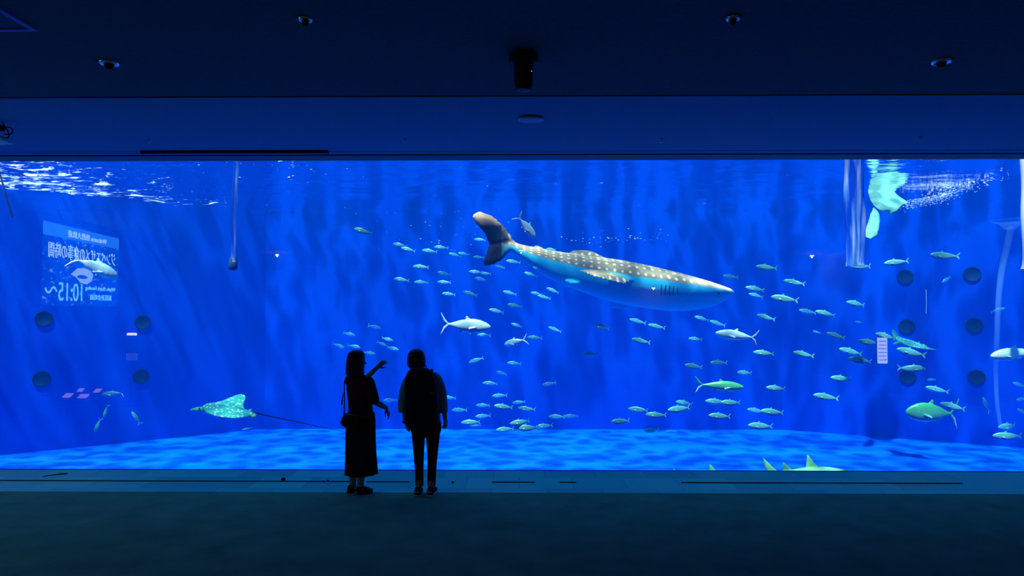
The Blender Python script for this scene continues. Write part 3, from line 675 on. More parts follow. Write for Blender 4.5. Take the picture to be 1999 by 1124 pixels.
# ---------------------------------------------------------------- fittings in the tank
def port(px, py, wi, lb, r=.185):
    a, b = WL[wi]; d = (b - a).normalized(); nrm = Vector((d.y, -d.x, 0))          # points into the tank
    c = hit(px, py, a, nrm) + nrm * .004
    t = tag(empty('round_port', c), lb, 'port', 'round dark ports in the angled tank walls')
    t.rotation_euler = nrm.to_track_quat('Z', 'Y').to_euler()
    bm = bmesh.new(); lathe(bm, [(r * .90, .0), (r * 1.0, .0), (r * 1.06, .012), (r * 1.04, .028), (r * .95, .03), (r * .90, .02)], n=40); obj('rim', bm, M['port_rim'], t)
    bm = bmesh.new(); lathe(bm, [(r * .93, .001), (r * .93, .006), (r * .5, .004)], n=36); obj('opening', bm, M['port'], t)
for px, py, lb in ((85, 622, 'upper left of the four dark round ports on the left tank wall'), (278, 629, 'upper right of the four dark round ports on the left tank wall'),
                   (81, 739, 'lower left of the four dark round ports on the left tank wall'), (275, 735, 'lower right of the four dark round ports on the left tank wall')): port(px, py, 1, lb)
for px, py, lb in ((1767, 540, 'top left of the six dark round ports on the right tank wall'), (1898, 535, 'top right of the six dark round ports on the right tank wall'),
                   (1770, 637, 'middle left of the six dark round ports on the right tank wall'), (1902, 635, 'middle right of the six dark round ports on the right tank wall'),
                   (1772, 735, 'bottom left of the six dark round ports on the right tank wall'), (1906, 736, 'bottom right of the six dark round ports on the right tank wall')): port(px, py, 3, lb, .19)
def mk_pipe():
    g = NT('clear_pipe'); tc = g.n('ShaderNodeTexCoord'); mp = g.n('ShaderNodeMapping', {0: tc.outputs['Object'], 3: (4.5, 4.5, .55)})
    nz = g.n('ShaderNodeTexNoise', {'Vector': mp.outputs[0], 'Scale': 1.6, 'Detail': 2.0, 'Distortion': .5})
    c = g.ramp(nz.outputs[0], [(.40, (.01, .14, .85)), (.52, (.20, .65, 1)), (.62, (.9, 1, 1))])
    f = g.ramp(nz.outputs[0], [(.40, .45), (.56, .80), (.66, .95)])
    d = g.n('ShaderNodeBsdfTranslucent', {'Color': c}); d2 = g.n('ShaderNodeBsdfDiffuse', {'Color': c}); dd = g.n('ShaderNodeMixShader', {0: .5, 1: d.outputs[0], 2: d2.outputs[0]})
    t = g.n('ShaderNodeBsdfTransparent', {'Color': (.8, .93, 1, 1)}); mx = g.n('ShaderNodeMixShader', {0: f, 1: t.outputs[0], 2: dd.outputs[0]})
    return g.out(mx.outputs[0])
M['pipe'] = mk_pipe()
def faint(name, c, a):
    g = NT(name); t = g.n('ShaderNodeBsdfTransparent', {}); d = g.n('ShaderNodeBsdfDiffuse', {'Color': (*c, 1)}); mx = g.n('ShaderNodeMixShader', {0: a, 1: t.outputs[0], 2: d.outputs[0]}); return g.out(mx.outputs[0])
M['hose'] = faint('clear_hose', (.25, .6, 1), .20)
def pipe(px0, px1, pyb, r, Y, t, m=None, wob=.012):
    lo = at(px1, pyb, Y); hi = at(px0, 290, Y); hi = hi + (hi - lo) * .12; hi.z = min(hi.z, ZS + .3); pr = []
    bm = bmesh.new(); n = 26; rg = []
    for i in range(n + 1):
        f = i / n; p = lo.lerp(hi, f); p.x += wob * math.sin(f * 9 + px0); k = r * (1 + .12 * math.sin(f * 13 + px0) + (.25 if i == 0 else 0))
        rg.append([q - t.location for q in ell(p, (k, 0, 0), (0, k, 0), 20)])
    loft(bm, rg, False); obj('tube', bm, m or M['pipe'], t)
t = tag(empty('clear_pipe', at(455, 520, 11)), 'narrow rippling clear pipe hanging down into the left half of the tank', 'pipe')
pipe(460, 455.5, 512, .047, 11, t)
bm = bmesh.new(); c0 = at(455, 508, 11) - t.location; lathe(bm, [(.03, .06), (.055, .03), (.072, -.06), (.075, -.12), (.05, -.16), (.02, -.165)], c=c0, n=20); obj('end_weight', bm, mat('weight', (.03, .12, .35), .3), t)
t = tag(empty('clear_pipe', at(1668, 518, 10.5)), 'broad bundle of clear pipes with white streaks hanging right of the whale shark', 'pipe')
for px0, px1, r, Y in ((1653, 1660, .055, 10.5), (1665, 1669, .05, 10.42), (1673, 1677, .045, 10.5), (1682, 1685, .035, 10.55)): pipe(px0, px1, 519, r, Y, t)
bm = bmesh.new(); q = at(1671, 518, 10.5) - t.location
lathe(bm, [(.115, -.012), (.122, 0), (.115, .014)], c=q, n=24); obj('bottom_collar', bm, M['hose'], t)
t = tag(empty('clear_pipe', at(2004, 525, 10.5)), 'bright white pipe at the right edge of the picture', 'pipe')
pipe(2001, 2006, 525, .07, 10.5, t, faint('white_pipe', (.8, .97, 1), .92), .0)
t = tag(empty('air_hose', at(1955, 640, 14.5)), 'long faint curved air hose in front of the right wall ports', 'hose')
def HL(px, py): return at(px, py, 14.5) - t.location
tube('hose', [HL(1973, 448), HL(1966, 480), HL(1955, 530), HL(1949, 590), HL(1946, 660), HL(1944, 720), HL(1946, 780), HL(1953, 832)], (.075, .035), M['hose'], t)
bm = bmesh.new(); lathe(bm, [(.09, -.06), (.20, .06), (.34, .12), (.36, .14), (.2, .15)], c=HL(1972, 442), n=28); obj('float', bm, M['hose'], t)
tag(tube('fishing_line', [at(1808, 566, 12), at(1808.5, 590, 12), at(1808, 612, 12)], .004, M['foam']), 'short thin pale vertical line above the right middle ports', 'line')
tag(tube('tank_cable', [at(-12, 300, 12), at(3, 350, 12), at(14, 390, 12), at(24, 424, 12)], .014, M['rope']), 'thin dark cable slanting down at the top left edge of the tank', 'cable')

# ---------------------------------------------------------------- fish meshes: unit length along +X, head at +.5
def fish_bm(prof, tail, fins, bend=0, n=14, tth=.008):
    bm = bmesh.new(); rg = []
    for x, up, lo, w_ in prof:
        r = []
        for i in range(n):
            a = 2 * math.pi * i / n; s = math.sin(a); r.append(Vector((x, w_ * math.cos(a), (up if s > 0 else lo) * s)))
        rg.append(r)
    loft(bm, rg)
    for lobe in tail: blade(bm, [(x, 0, z) for x, z in lobe], tth, (0, 1, 0))
    for f in fins: blade(bm, f, tth * .8)
    for v in bm.verts: v.co.y += bend * (max(0, .25 - v.co.x)) ** 2
    return bm
scad = [(-.40, .014, .014, .008), (-.32, .036, .042, .018), (-.18, .072, .086, .036), (0, .090, .108, .046), (.14, .100, .115, .052), (.27, .090, .098, .050), (.38, .064, .066, .040), (.46, .034, .036, .024), (.50, .008, .012, .008)]
sc_tail = [[(-.36, .012), (-.42, .05), (-.50, .115), (-.485, .05), (-.44, 0.0), (-.37, -.004)], [(-.36, -.012), (-.42, -.05), (-.50, -.115), (-.485, -.05), (-.44, 0.0), (-.37, .004)]]
sc_fin = [[(.14, 0, .095), (.06, 0, .135), (-.02, 0, .10), (.02, 0, .085)], [(-.02, 0, .09), (-.10, 0, .085), (-.28, 0, .035), (-.10, 0, .06)], [(-.04, 0, -.10), (-.12, 0, -.095), (-.28, 0, -.038), (-.12, 0, -.07)],
          [(.24, -.05, -.02), (.12, -.085, -.05), (.10, -.06, -.015)], [(.24, .05, -.02), (.12, .085, -.05), (.10, .06, -.015)]]
trev = [(-.30, .018, .018, .012), (-.24, .032, .032, .02), (-.10, .095, .085, .045), (.05, .135, .115, .065), (.18, .145, .125, .075), (.30, .130, .118, .072), (.40, .098, .098, .06), (.465, .058, .068, .042), (.50, .020, .030, .02)]
tr_tail = [[(-.28, .020), (-.36, .09), (-.50, .26), (-.475, .20), (-.41, .07), (-.34, 0), (-.28, -.01)], [(-.28, -.020), (-.36, -.09), (-.50, -.26), (-.475, -.20), (-.41, -.07), (-.34, 0), (-.28, .01)]]
tr_fin = [[(.12, 0, .13), (.03, 0, .20), (-.01, 0, .19), (.0, 0, .11)], [(.0, 0, .12), (-.10, 0, .105), (-.22, 0, .045), (-.10, 0, .07)], [(.02, 0, -.10), (-.04, 0, -.18), (-.07, 0, -.10), (-.20, 0, -.04), (-.05, 0, -.07)],
          [(.26, -.068, -.02), (.06, -.12, -.10), (.02, -.10, -.10), (.16, -.06, -.06)], [(.26, .068, -.02), (.06, .12, -.10), (.02, .10, -.10), (.16, .06, -.06)], [(.20, -.02, -.115), (.12, -.04, -.165), (.10, -.02, -.11)]]
tuna = [(-.34, .014, .014, .012), (-.27, .028, .028, .02), (-.12, .075, .075, .05), (.04, .108, .100, .072), (.18, .115, .108, .080), (.30, .100, .098, .074), (.41, .068, .070, .054), (.47, .038, .042, .032), (.50, .012, .016, .012)]
tu_tail = [[(-.32, .016), (-.39, .07), (-.50, .20), (-.485, .14), (-.43, .04), (-.36, 0), (-.32, -.01)], [(-.32, -.016), (-.39, -.07), (-.48, -.20), (-.465, -.14), (-.42, -.04), (-.36, 0), (-.32, .01)]]
tu_fin = [[(.10, 0, .105), (.03, 0, .155), (-.01, 0, .145), (.0, 0, .09)], [(.0, 0, .098), (-.10, 0, .08), (-.22, 0, .04), (-.10, 0, .06)], [(-.02, 0, -.09), (-.09, 0, -.13), (-.11, 0, -.085), (-.22, 0, -.035), (-.08, 0, -.06)],
          [(.24, -.074, -.02), (.08, -.13, -.06), (.07, -.09, -.03)], [(.24, .074, -.02), (.08, .13, -.06), (.07, .09, -.03)], [(.18, -.02, -.10), (.10, -.04, -.14), (.09, -.02, -.095)]]
def fishmesh(name, prof, tail, fins, bend, m, vox=None, tth=.008):
    bm = fish_bm(prof, tail, fins, bend, 24 if vox else 14, tth)
    if vox: me = fuse(bm, vox, 1)
    else:
        me = bpy.data.meshes.new(name); bmesh.ops.recalc_face_normals(bm, faces=bm.faces); bm.to_mesh(me); bm.free()
    me.name = name; me.materials.clear(); me.materials.append(m)
    for p_ in me.polygons: p_.use_smooth = True
    return me
MF = {'scad': mk_fish('scad_skin', (.10, .52, .46), (.18, .75, .75), (.20, .72, 1), -.12, .12), 'pale': mk_fish('trevally_skin', (.45, .90, .88), (.70, .95, .97), (.85, .98, 1), -.15, .15),
      'green': mk_fish('yellowtail_skin', (.05, .48, .18), (.12, .58, .45), (.55, .88, .98), -.16, .15), 'dark': mk_fish('dark_skin', (.03, .13, .22), (.05, .25, .35), (.2, .5, .6), -.12, .12)}
FM = {}
for i, b in enumerate((-.35, -.12, .12, .35)):
    FM['scad', i] = fishmesh('scad', scad, sc_tail, sc_fin, b, MF['scad'])
    FM['trev', i] = fishmesh('trevally', trev, tr_tail, tr_fin, b, MF['pale'], .0075, .012)
    FM['tuna', i] = fishmesh('tuna', tuna, tu_tail, tu_fin, b * .7, MF['pale'], .0075, .012)
    FM['yell', i] = fishmesh('yellowtail', tuna, tu_tail, tu_fin, b * .7, MF['green'], .0075, .012)
FM['dark', 0] = fishmesh('dark_fish', tuna, tu_tail, tu_fin, .2, MF['dark'], .0075, .012)
NAMES = {'scad': 'small_fish', 'trev': 'trevally', 'tuna': 'tuna', 'yell': 'yellowtail', 'dark': 'dark_fish'}
eye_me = None
rnd = random.Random(7)
def fish(px, py, ln, ang, face, kind, label, yaw=0, Y=None, group=None, roll=0, var=None, fat=1):
    if Y is None: Y = max(11.3, min(17.0, 430 / ln + rnd.uniform(-.7, .7)))
    c = at(px, py, Y); Lm = ln / FPX * (c - CAM).length * .98 / max(.35, math.cos(R(yaw)))
    s = 1 if face == 'R' else -1
    Xa = Vector((s * math.cos(R(ang)), 0, -s * math.sin(R(ang)))); Xa = Matrix.Rotation(R(yaw), 3, 'Z') @ Xa
    Za = Vector((0, 0, 1)); Za = (Za - Xa * Za.dot(Xa)).normalized(); Za = Matrix.Rotation(R(roll), 3, Xa) @ Za; Ya = Za.cross(Xa)
    v = rnd.randrange(4) if var is None else var
    o = bpy.data.objects.new(NAMES[kind], FM[kind, 0 if kind == 'dark' else v]); col.objects.link(o)
    o.matrix_world = Matrix.Translation(c) @ Matrix((Xa, Ya, Za)).transposed().to_4x4() @ Matrix.Diagonal((Lm, Lm, Lm * fat, 1))
    return tag(o, label, 'fish', group)
G1 = 'small fish in the upper school behind the whale shark'; G2 = 'small fish in the lower school near the tank floor'; G3 = 'small fish rising above the woman in the skirt'; G4 = 'small fish to the right of the whale shark'
UP = 'small pale fish '; 
T = [
# upper school, around and below the shark's tail
(708, 451, 36, 18, 'L', G1, 'lone pale fish, leftmost of the upper fish left of the whale shark'),
(780, 478, 28, 12, 'L', G1, 'upper of the two overlapping fish left of the shark tail'),
(797, 487, 30, 14, 'L', G1, 'lower of the two overlapping fish left of the shark tail'),
(838, 490, 30, 8, 'L', G1, 'dim fish between the overlapping pair and the brightest-backed one'),
(861, 483, 28, 6, 'L', G1, 'bright-backed fish, highest of the fish between pair and shark tail'),
(889, 498, 26, 16, 'L', G1, 'left of two touching fish just left of the shark tail fin'),
(906, 496, 24, 10, 'L', G1, 'right of two touching fish just left of the shark tail fin'),
(934, 502, 22, 3, 'L', G1, 'bright fish overlapped by the lower lobe of the shark tail'),
(937, 468, 24, 6, 'L', G1, 'fish beside the middle of the shark tail fin, on its left'),
(822, 521, 32, 5, 'L', G1, 'fish leading the second row left of the shark tail'),
(867, 534, 27, 14, 'L', G1, 'tilted dim fish second in the row left of the shark tail'),
(784, 546, 31, 8, 'L', G1, 'fish farthest left in the lowest row left of the shark tail'),
(822, 551, 28, 4, 'L', G1, 'level fish behind the leftmost of its row, left of the shark'),
(867, 551, 28, 3, 'L', G1, 'dim level fish third in the lowest row left of the shark tail'),
(876, 574, 27, 6, 'L', G1, 'small fish below the row, left half, well under the shark tail'),
(918, 573, 29, 16, 'L', G1, 'bright tilted fish right of the dim one under the shark tail'),
(929, 531, 28, 4, 'L', G1, 'long fish just under the tip of the lower shark tail lobe'),
(948, 534, 22, 4, 'L', G1, 'short dim fish at the right of the one under the shark tail tip'),
(939, 545, 26, 12, 'L', G1, 'fish under the two that swim below the shark tail tip'),
(1002, 511, 30, 8, 'L', G1, 'fish under the narrow tail stalk of the whale shark'),
(976, 521, 20, 14, 'L', G1, 'small fish right of the lower lobe of the shark tail'),
(1036, 536, 28, 18, 'L', G1, 'fish below the anal fin of the whale shark'),
(995, 572, 28, 14, 'L', G1, 'fish under the shark tail stalk, left of the overlapping pair'),
(1047, 573, 24, 10, 'L', G1, 'upper left of the overlapping fish below the shark rear belly'),
(1062, 580, 27, 14, 'L', G1, 'lower right of the overlapping fish below the shark rear belly'),
(1079, 567, 27, 22, 'L', G1, 'bright steep fish just below the pelvic fin of the shark'),
(1005, 597, 31, 12, 'L', G1, 'fish midway between the shark tail and the trevally facing left'),
(969, 607, 30, 12, 'L', G1, 'dim fish above the big pale fish heading right'),
(1009, 635, 24, 18, 'L', G1, 'fish right of the head of the big pale fish heading right'),
(1076, 487, 22, 8, 'L', G1, 'fish above the shark back, between its two dorsal fins'),
(945, 654, 28, 3, 'L', G1, 'faint fish right under the belly of the big pale fish'),
(1044, 659, 29, 5, 'L', G1, 'fish right of the forked tail of the short deep trevally'),
(1083, 643, 27, 20, 'L', G1, 'steep green fish right of the short deep trevally, higher up'),
(1174, 638, 33, 14, 'L', G1, 'bright-backed fish below the hanging belly fin of the shark'),
(1244, 627, 32, 14, 'L', G1, 'left of the two fish under the shark belly'),
(1281, 637, 33, 12, 'L', G1, 'right of the two fish under the shark belly'),
(1250, 665, 36, 12, 'L', G1, 'single fish below the pair under the shark belly'),
(1153, 691, 31, 4, 'L', G1, 'level fish alone in the open water left of the pair'),
(929, 703, 30, -18, 'L', G1, 'fish pointing down left, right of the backpacked woman'),
(1004, 709, 28, 5, 'L', G1, 'fish with bright eye under the short deep trevally'),
(979, 728, 22, 14, 'L', G1, 'small foreshortened fish above the lower school'),
(1072, 749, 28, -9, 'L', G1, 'fish tipped down left, alone above the middle of the school'),
# above the woman in the skirt
(732, 638, 26, 14, 'R', G3, 'topmost fish above the raised hand'),
(681, 652, 26, 12, 'R', G3, 'upper left fish above the head of the woman in the skirt'),
(756, 662, 25, 14, 'R', G3, 'upper fish of three right above the raised fingers'),
(746, 671, 21, 24, 'R', G3, 'middle fish of three right above the raised fingers'),
(766, 680, 27, 12, 'R', G3, 'lowest fish of three right above the raised fingers'),
(662, 675, 25, 20, 'R', G3, 'fish farthest left above the head of the woman in the skirt'),
(692, 676, 25, 10, 'R', G3, 'fish touching the top of the head of the woman in the skirt'),
(721, 689, 24, 10, 'R', G3, 'fish right of the forehead of the woman in the skirt'),
# lower school
(762, 781, 27, 0, 'L', G2, 'fish behind the lowered hand of the woman in the skirt'),
(877, 776, 27, 4, 'L', G2, 'fish half hidden by the right sleeve of the backpacked woman'),
(957, 748, 30, 3, 'L', G2, 'topmost fish of the lower school, right of the backpacked woman'),
(975, 772, 29, -3, 'L', G2, 'fish under the topmost one of the lower school'),
(943, 791, 28, 0, 'L', G2, 'fish above the one in the left middle of the lower school'),
(983, 794, 38, 8, 'L', G2, 'biggest fish in the middle row of the lower school'),
(1013, 785, 26, -5, 'L', G2, 'fish right above the biggest one of the lower school'),
(1028, 798, 34, 6, 'L', G2, 'rightmost fish of the middle row of the lower school'),
(897, 800, 30, 0, 'L', G2, 'leftmost fish of the lower school beside the right hand'),
(943, 812, 30, -2, 'L', G2, 'fish in the row under the left middle of the lower school'),
(919, 824, 38, -2, 'L', G2, 'fish low on the left above the tank floor, larger one'),
(928, 830, 22, -2, 'L', G2, 'smaller fish partly under the larger one low on the left'),
(1015, 824, 40, -8, 'L', G2, 'fish pointing down left in the lowest rows of the school'),
(986, 838, 36, -2, 'L', G2, 'lowest fish of the school, just over the bright floor'),
(1029, 835, 44, 0, 'L', G2, 'long fish overlapping its upper neighbour near the bright floor'),
(1062, 831, 32, -5, 'L', G2, 'fish right of the long one near the bright floor'),
(1087, 813, 32, 0, 'L', G2, 'left of two touching fish, lower middle of the tank'),
(1115, 812, 28, -3, 'L', G2, 'right of two touching fish, lower middle of the tank'),
(1212, 822, 38, 0, 'L', G2, 'green-backed fish low and left of the middle right group'),
(1246, 799, 38, 3, 'L', G2, 'upper fish of the pair above the green-backed low one'),
(1281, 810, 40, 3, 'L', G2, 'lower right fish of the pair above the green-backed low one'),
(1272, 840, 30, 0, 'L', G2, 'green fish low over the floor right of the green-backed one'),
(1310, 842, 20, 0, 'L', G2, 'faint short fish over the floor right of the green fish'),
# right of the shark
(1495, 522, 38, 6, 'L', G4, 'highest fish right of the whale shark snout'),
(1426, 540, 30, 6, 'L', G4, 'bright-headed fish just above the whale shark snout'),
(1550, 551, 36, 12, 'L', G4, 'bright fish, second highest right of the whale shark snout'),
(1475, 564, 38, 10, 'L', G4, 'upper of two fish stacked right of the shark snout'),
(1476, 577, 30, 14, 'L', G4, 'lower of two fish stacked right of the shark snout'),
(1531, 583, 46, 10, 'L', G4, 'long bright fish right of the stacked pair by the snout'),
(1494, 619, 34, 16, 'L', G4, 'fish halfway between the shark snout and the tuna heading left'),
(1576, 608, 32, 10, 'L', G4, 'left of two dim fish trailing the long bright one'),
(1612, 612, 36, 14, 'L', G4, 'right of two dim fish trailing the long bright one'),
(1370, 622, 28, 18, 'L', G4, 'left of two touching fish under the whale shark chin'),
(1400, 631, 30, 18, 'L', G4, 'right of two touching fish under the whale shark chin'),
(1358, 662, 29, 6, 'L', G4, 'dim fish left of the tuna heading left'),
(1491, 689, 37, 5, 'L', G4, 'fish just below the forked tail of the tuna heading left'),
(1567, 691, 37, 12, 'L', G4, 'fish right of the one under the tuna tail'),
(1631, 655, 35, 16, 'L', G4, 'tilted fish left of the tall white sign reflection, higher up'),
(1594, 648, 15, 14, 'L', G4, 'tiny fish between the trailing pair and the tilted fish'),
(1404, 708, 35, 2, 'L', G4, 'fish below the tuna heading left'),
(1355, 715, 36, 10, 'L', G4, 'fish left of the one below the tuna'),
(1455, 728, 33, 6, 'L', G4, 'fish above the tail-left end of the green fish, to its right'),
(1515, 758, 39, 6, 'L', G4, 'fish alone right of the green fish heading right'),
(1643, 739, 40, 6, 'L', G4, 'bright fish below and left of the tall white sign reflection'),
(1611, 774, 42, 8, 'L', G4, 'fish below the bright one under the sign reflection'),
(1337, 787, 36, 12, 'L', G2, 'upper fish of the overlapping pair left of the green fish'),
(1326, 798, 46, -4, 'L', G2, 'lower fish of the overlapping pair left of the green fish'),
(1398, 784, 40, 4, 'L', G2, 'left of two fish swimming together under the green fish'),
(1427, 786, 40, 3, 'L', G2, 'right of two fish swimming together under the green fish'),
(1405, 812, 42, 4, 'L', G2, 'fish below the two swimming together under the green fish'),
(1475, 801, 32, 8, 'L', G2, 'left of two touching fish near the floor, right half'),
(1508, 804, 44, 6, 'L', G2, 'right of two touching fish near the floor, right half'),
(1484, 831, 46, 4, 'L', G2, 'lowest fish in the right half, just above the bright floor'),
(1671, 593, 38, 10, 'L', G4, 'fish left of the middle left port, above the sign reflection'),
(1677, 629, 15, 8, 'L', G4, 'tiny fish above the tall white sign reflection'),
(1660, 686, 40, 14, 'L', G4, 'upper of two fish left of the sign reflection'),
(1680, 703, 40, 10, 'L', G4, 'lower of two fish left of the sign reflection'),
(1697, 668, 38, 8, 'L', G4, 'fish whose tail touches the white sign reflection'),
(1728, 656, 38, 14, 'L', G4, 'fish behind the top of the white sign reflection'),
(1777, 687, 44, 14, 'L', G4, 'fish right of the sign reflection, under the green ray'),
(1781, 719, 42, 0, 'R', G4, 'fish heading right above the bottom left port'),
(1819, 741, 18, 0, 'L', G4, 'small deep fish right above the silvery one beside it'),
(1828, 760, 34, 12, 'L', G4, 'silvery fish above the big green-backed fish'),
(1859, 793, 40, 14, 'L', G4, 'fish above the tail of the big green-backed fish'),
(1948, 605, 21, -18, 'R', G4, 'small green fish on the air hose'),
(1990, 751, 22, 18, 'L', G4, 'upper fish cut by the right picture edge, below the trevally'),
(1995, 779, 20, -8, 'L', G4, 'middle fish cut by the right picture edge'),
(1997, 804, 20, 30, 'L', G4, 'lowest fish cut by the right picture edge'),
(1970, 833, 42, 0, 'L', G4, 'upper of two level fish near the floor at far right'),
(1967, 851, 42, 0, 'L', G4, 'lower of two level fish near the floor at far right'),
(1748, 512, 38, -5, 'L', G4, 'bright fish right of the foot of the broad pipe bundle'),
(1679, 520, 38, 0, 'L', G4, 'fish touching the foot of the broad pipe bundle'),
(1842, 499, 44, 5, 'L', G4, 'dim fish above the two top ports'),
(1849, 545, 22, -30, 'L', G4, 'thin fish tipped down left between the two top ports'),
]
for px, py, ln, a, f, g_, lb in T:
    if not lb.split()[0] in ('lone',): pass
    fish(px, py, ln, a, f, 'scad', lb, group=g_, yaw=rnd.uniform(-14, 14), fat=1.38, Y=16.0 if g_ == G1 and 1000 < px < 1110 and py < 560 else (min(17.2, max(11.3, 430 / ln) + 1.1) if lb.startswith(('left', 'upper')) else None))
fish(908, 635, 102, 4, 'R', 'tuna', 'big pale fish heading right above the backpacked woman, tail raised high', Y=11.4, var=2, fat=1.22)
fish(1006, 667, 44, -14, 'L', 'trev', 'short deep-bodied trevally heading left below the whale shark tail', Y=12.2, yaw=-28, var=0)
fish(1026, 441, 58, 50, 'R', 'trev', 'pale trevally diving steeply just above the whale shark tail stalk', Y=12.0, yaw=8, var=1, fat=1.05)
fish(1440, 655, 84, 7, 'L', 'tuna', 'pale tuna heading left below the whale shark snout', Y=11.8, var=1, fat=1.05)
fish(1404, 753, 92, 3, 'R', 'yell', 'green-gold fish heading right, low below the tuna', Y=11.4, var=2, fat=.95)
fish(1822, 806, 92, 3, 'L', 'yell', 'big fish with green back and pale belly, low on the right', Y=11.8, var=1, fat=1.6)
fish(1985, 690, 84, -6, 'L', 'trev', 'large pale trevally entering at the right picture edge', Y=11.3, var=2, fat=.85)
fish(182, 520, 70, 24, 'R', 'trev', 'large white trevally in front of the mirrored screen', Y=11.5, yaw=26, var=1, fat=1.05)
fish(222, 768, 42, -4, 'L', 'dark', 'dark fish with raised tail between the lower left ports', Y=13)
fish(206, 802, 15, -75, 'L', 'yell', 'slim fish seen almost end-on, top of the three left ones', yaw=50, Y=13, fat=.8)
fish(191, 829, 20, -68, 'L', 'yell', 'dull fish seen end-on, lowest of the three on the left', yaw=35, Y=13)
fish(266, 816, 22, 60, 'L', 'yell', 'round green fish seen end-on below the lower right port on the left', yaw=35, Y=13)
fish(481, 837, 18, -10, 'L', 'scad', 'tiny faint fish just over the floor below the eagle ray')
fish(1925, 790, 27, 55, 'L', 'yell', 'green fish swimming away below the bottom right port', yaw=30, Y=13)

# ---------------------------------------------------------------- whale shark
YW = 13.0
st = [(1433, 571.5, 572.5, 574, .02), (1429, 567, 571, 578, .14), (1420, 562, 569, 586, .26), (1403, 556.5, 566, 596, .37), (1378, 548.5, 562, 603.5, .46), (1348, 540, 558, 607, .52), (1315, 531, 553.5, 607, .55), (1280, 523, 548, 603, .54), (1245, 515, 543, 597, .51),
      (1210, 508, 537, 590, .46), (1175, 503, 531, 580, .40), (1140, 499, 524, 568, .33), (1105, 494, 516, 556, .27), (1075, 489, 508, 541, .21), (1045, 483.5, 499, 523, .16), (1020, 478, 490, 506, .12), (1002, 473, 481, 492, .085), (990, 471, 479, 489, .05)]
bm = bmesh.new(); rg = []; tilt = .22
for px, t_, m__, b_, w_ in st:
    c = at(px, m__, YW); up = (at(px, m__, YW) - at(px, t_, YW)).length; dn = (at(px, b_, YW) - c).length; r = []
    for i in range(36):
        a = 2 * math.pi * i / 36; s = math.sin(a); k = 1.0 if s > 0 else .85
        h = up * s if s > 0 else dn * s
        r.append(c + Vector((h * tilt, w_ * (abs(math.cos(a)) ** k) * (1 if math.cos(a) > 0 else -1), h)))
    rg.append(r)
loft(bm, rg)
def W3(pts): return [at(a, b, c) for a, b, c in pts]
blade(bm, W3([(1107, 496, 13.1), (1111, 489, 13.12), (1128, 487, 13.13), (1147, 487.5, 13.12), (1160, 491, 13.1), (1172, 497, 13.05), (1190, 506, 13), (1160, 512, 13), (1125, 506, 13)]), .035, (0, 1, 0))
blade(bm, W3([(1044, 489, 13), (1040, 482, 13), (1046, 477.5, 13), (1056, 481, 13), (1066, 488, 13), (1080, 494, 13), (1062, 497, 13)]), .03, (0, 1, 0))
blade(bm, W3([(1006, 472, 13), (999, 460, 12.98), (984, 440, 12.95), (964, 422, 12.9), (945, 413, 12.88), (930, 410.5, 12.86), (921, 416, 12.86), (922, 428, 12.88), (934, 442, 12.9), (946, 457, 12.95), (953, 472, 13), (960, 484, 13), (985, 486, 13)]), .045, (.3, 1, 0))
blade(bm, W3([(1004, 478, 13), (985, 466, 13), (957, 472, 13), (951, 485, 12.97), (947, 500, 12.93), (940, 517, 12.9), (946, 521.5, 12.9), (962, 518, 12.93), (980, 508, 12.96), (993, 495, 13), (1003, 487, 13)]), .045, (.3, 1, 0))
blade(bm, W3([(1236, 541, 12.62), (1233, 551, 12.42), (1222, 555, 12.15), (1190, 548, 12.08), (1150, 537, 12.05), (1127, 527, 12.05), (1140, 524, 12.25), (1170, 526, 12.55), (1205, 533, 12.60)]), .026)
blade(bm, W3([(1262, 590, 13.2), (1245, 600, 13.25), (1215, 603, 13.3), (1192, 602, 13.35), (1182, 598, 13.35), (1198, 591, 13.3), (1225, 584, 13.25)]), .032)
blade(bm, W3([(1106, 543, 12.86), (1138, 548, 12.80), (1134, 554, 12.72), (1114, 555, 12.70), (1101, 549, 12.76)]), .022)
blade(bm, W3([(1040, 514, 12.95), (1060, 520, 12.93), (1055, 528, 12.9), (1044, 528, 12.9), (1036, 520, 12.92)]), .026, (0, 1, 0))
me = fuse(bm, .021, 4)
at_ = me.attributes.new('body_pos', 'FLOAT_VECTOR', 'POINT')
xs = [(at(p[0], p[2], YW).x, at(p[0], p[2], YW).z) for p in st][::-1]
for i, v in enumerate(me.vertices):
    x = v.co.x; zc = xs[0][1]
    for (x0, z0), (x1, z1) in zip(xs, xs[1:]):
        if x0 <= x <= x1: zc = z0 + (z1 - z0) * (x - x0) / (x1 - x0)
    if x > xs[-1][0]: zc = xs[-1][1]
    at_.data[i].vector = (x - xs[0][0], v.co.z - zc, v.co.y - YW)
g = NT('whale_shark_skin'); a_ = g.n('ShaderNodeAttribute', attribute_name='body_pos'); sp = g.n('ShaderNodeSeparateXYZ', {0: a_.outputs['Vector']})
an = g.n('ShaderNodeMath', {0: sp.outputs['Z'], 1: sp.outputs['Y']}, operation='ARCTAN2')
sx_ = g.n('ShaderNodeMath', {0: sp.outputs['X'], 1: 7.2}, operation='MULTIPLY'); sa_ = g.n('ShaderNodeMath', {0: an.outputs[0], 1: 3.2}, operation='MULTIPLY')
cb = g.n('ShaderNodeCombineXYZ', {0: sx_.outputs[0], 1: sa_.outputs[0]})
nz = g.n('ShaderNodeTexNoise', {'Vector': cb.outputs[0], 'Scale': 1.2}); nv = g.n('ShaderNodeVectorMath', {0: nz.outputs['Color'], 3: .35}, operation='SCALE')
ca = g.n('ShaderNodeVectorMath', {0: cb.outputs[0], 1: nv.outputs[0]}, operation='ADD')
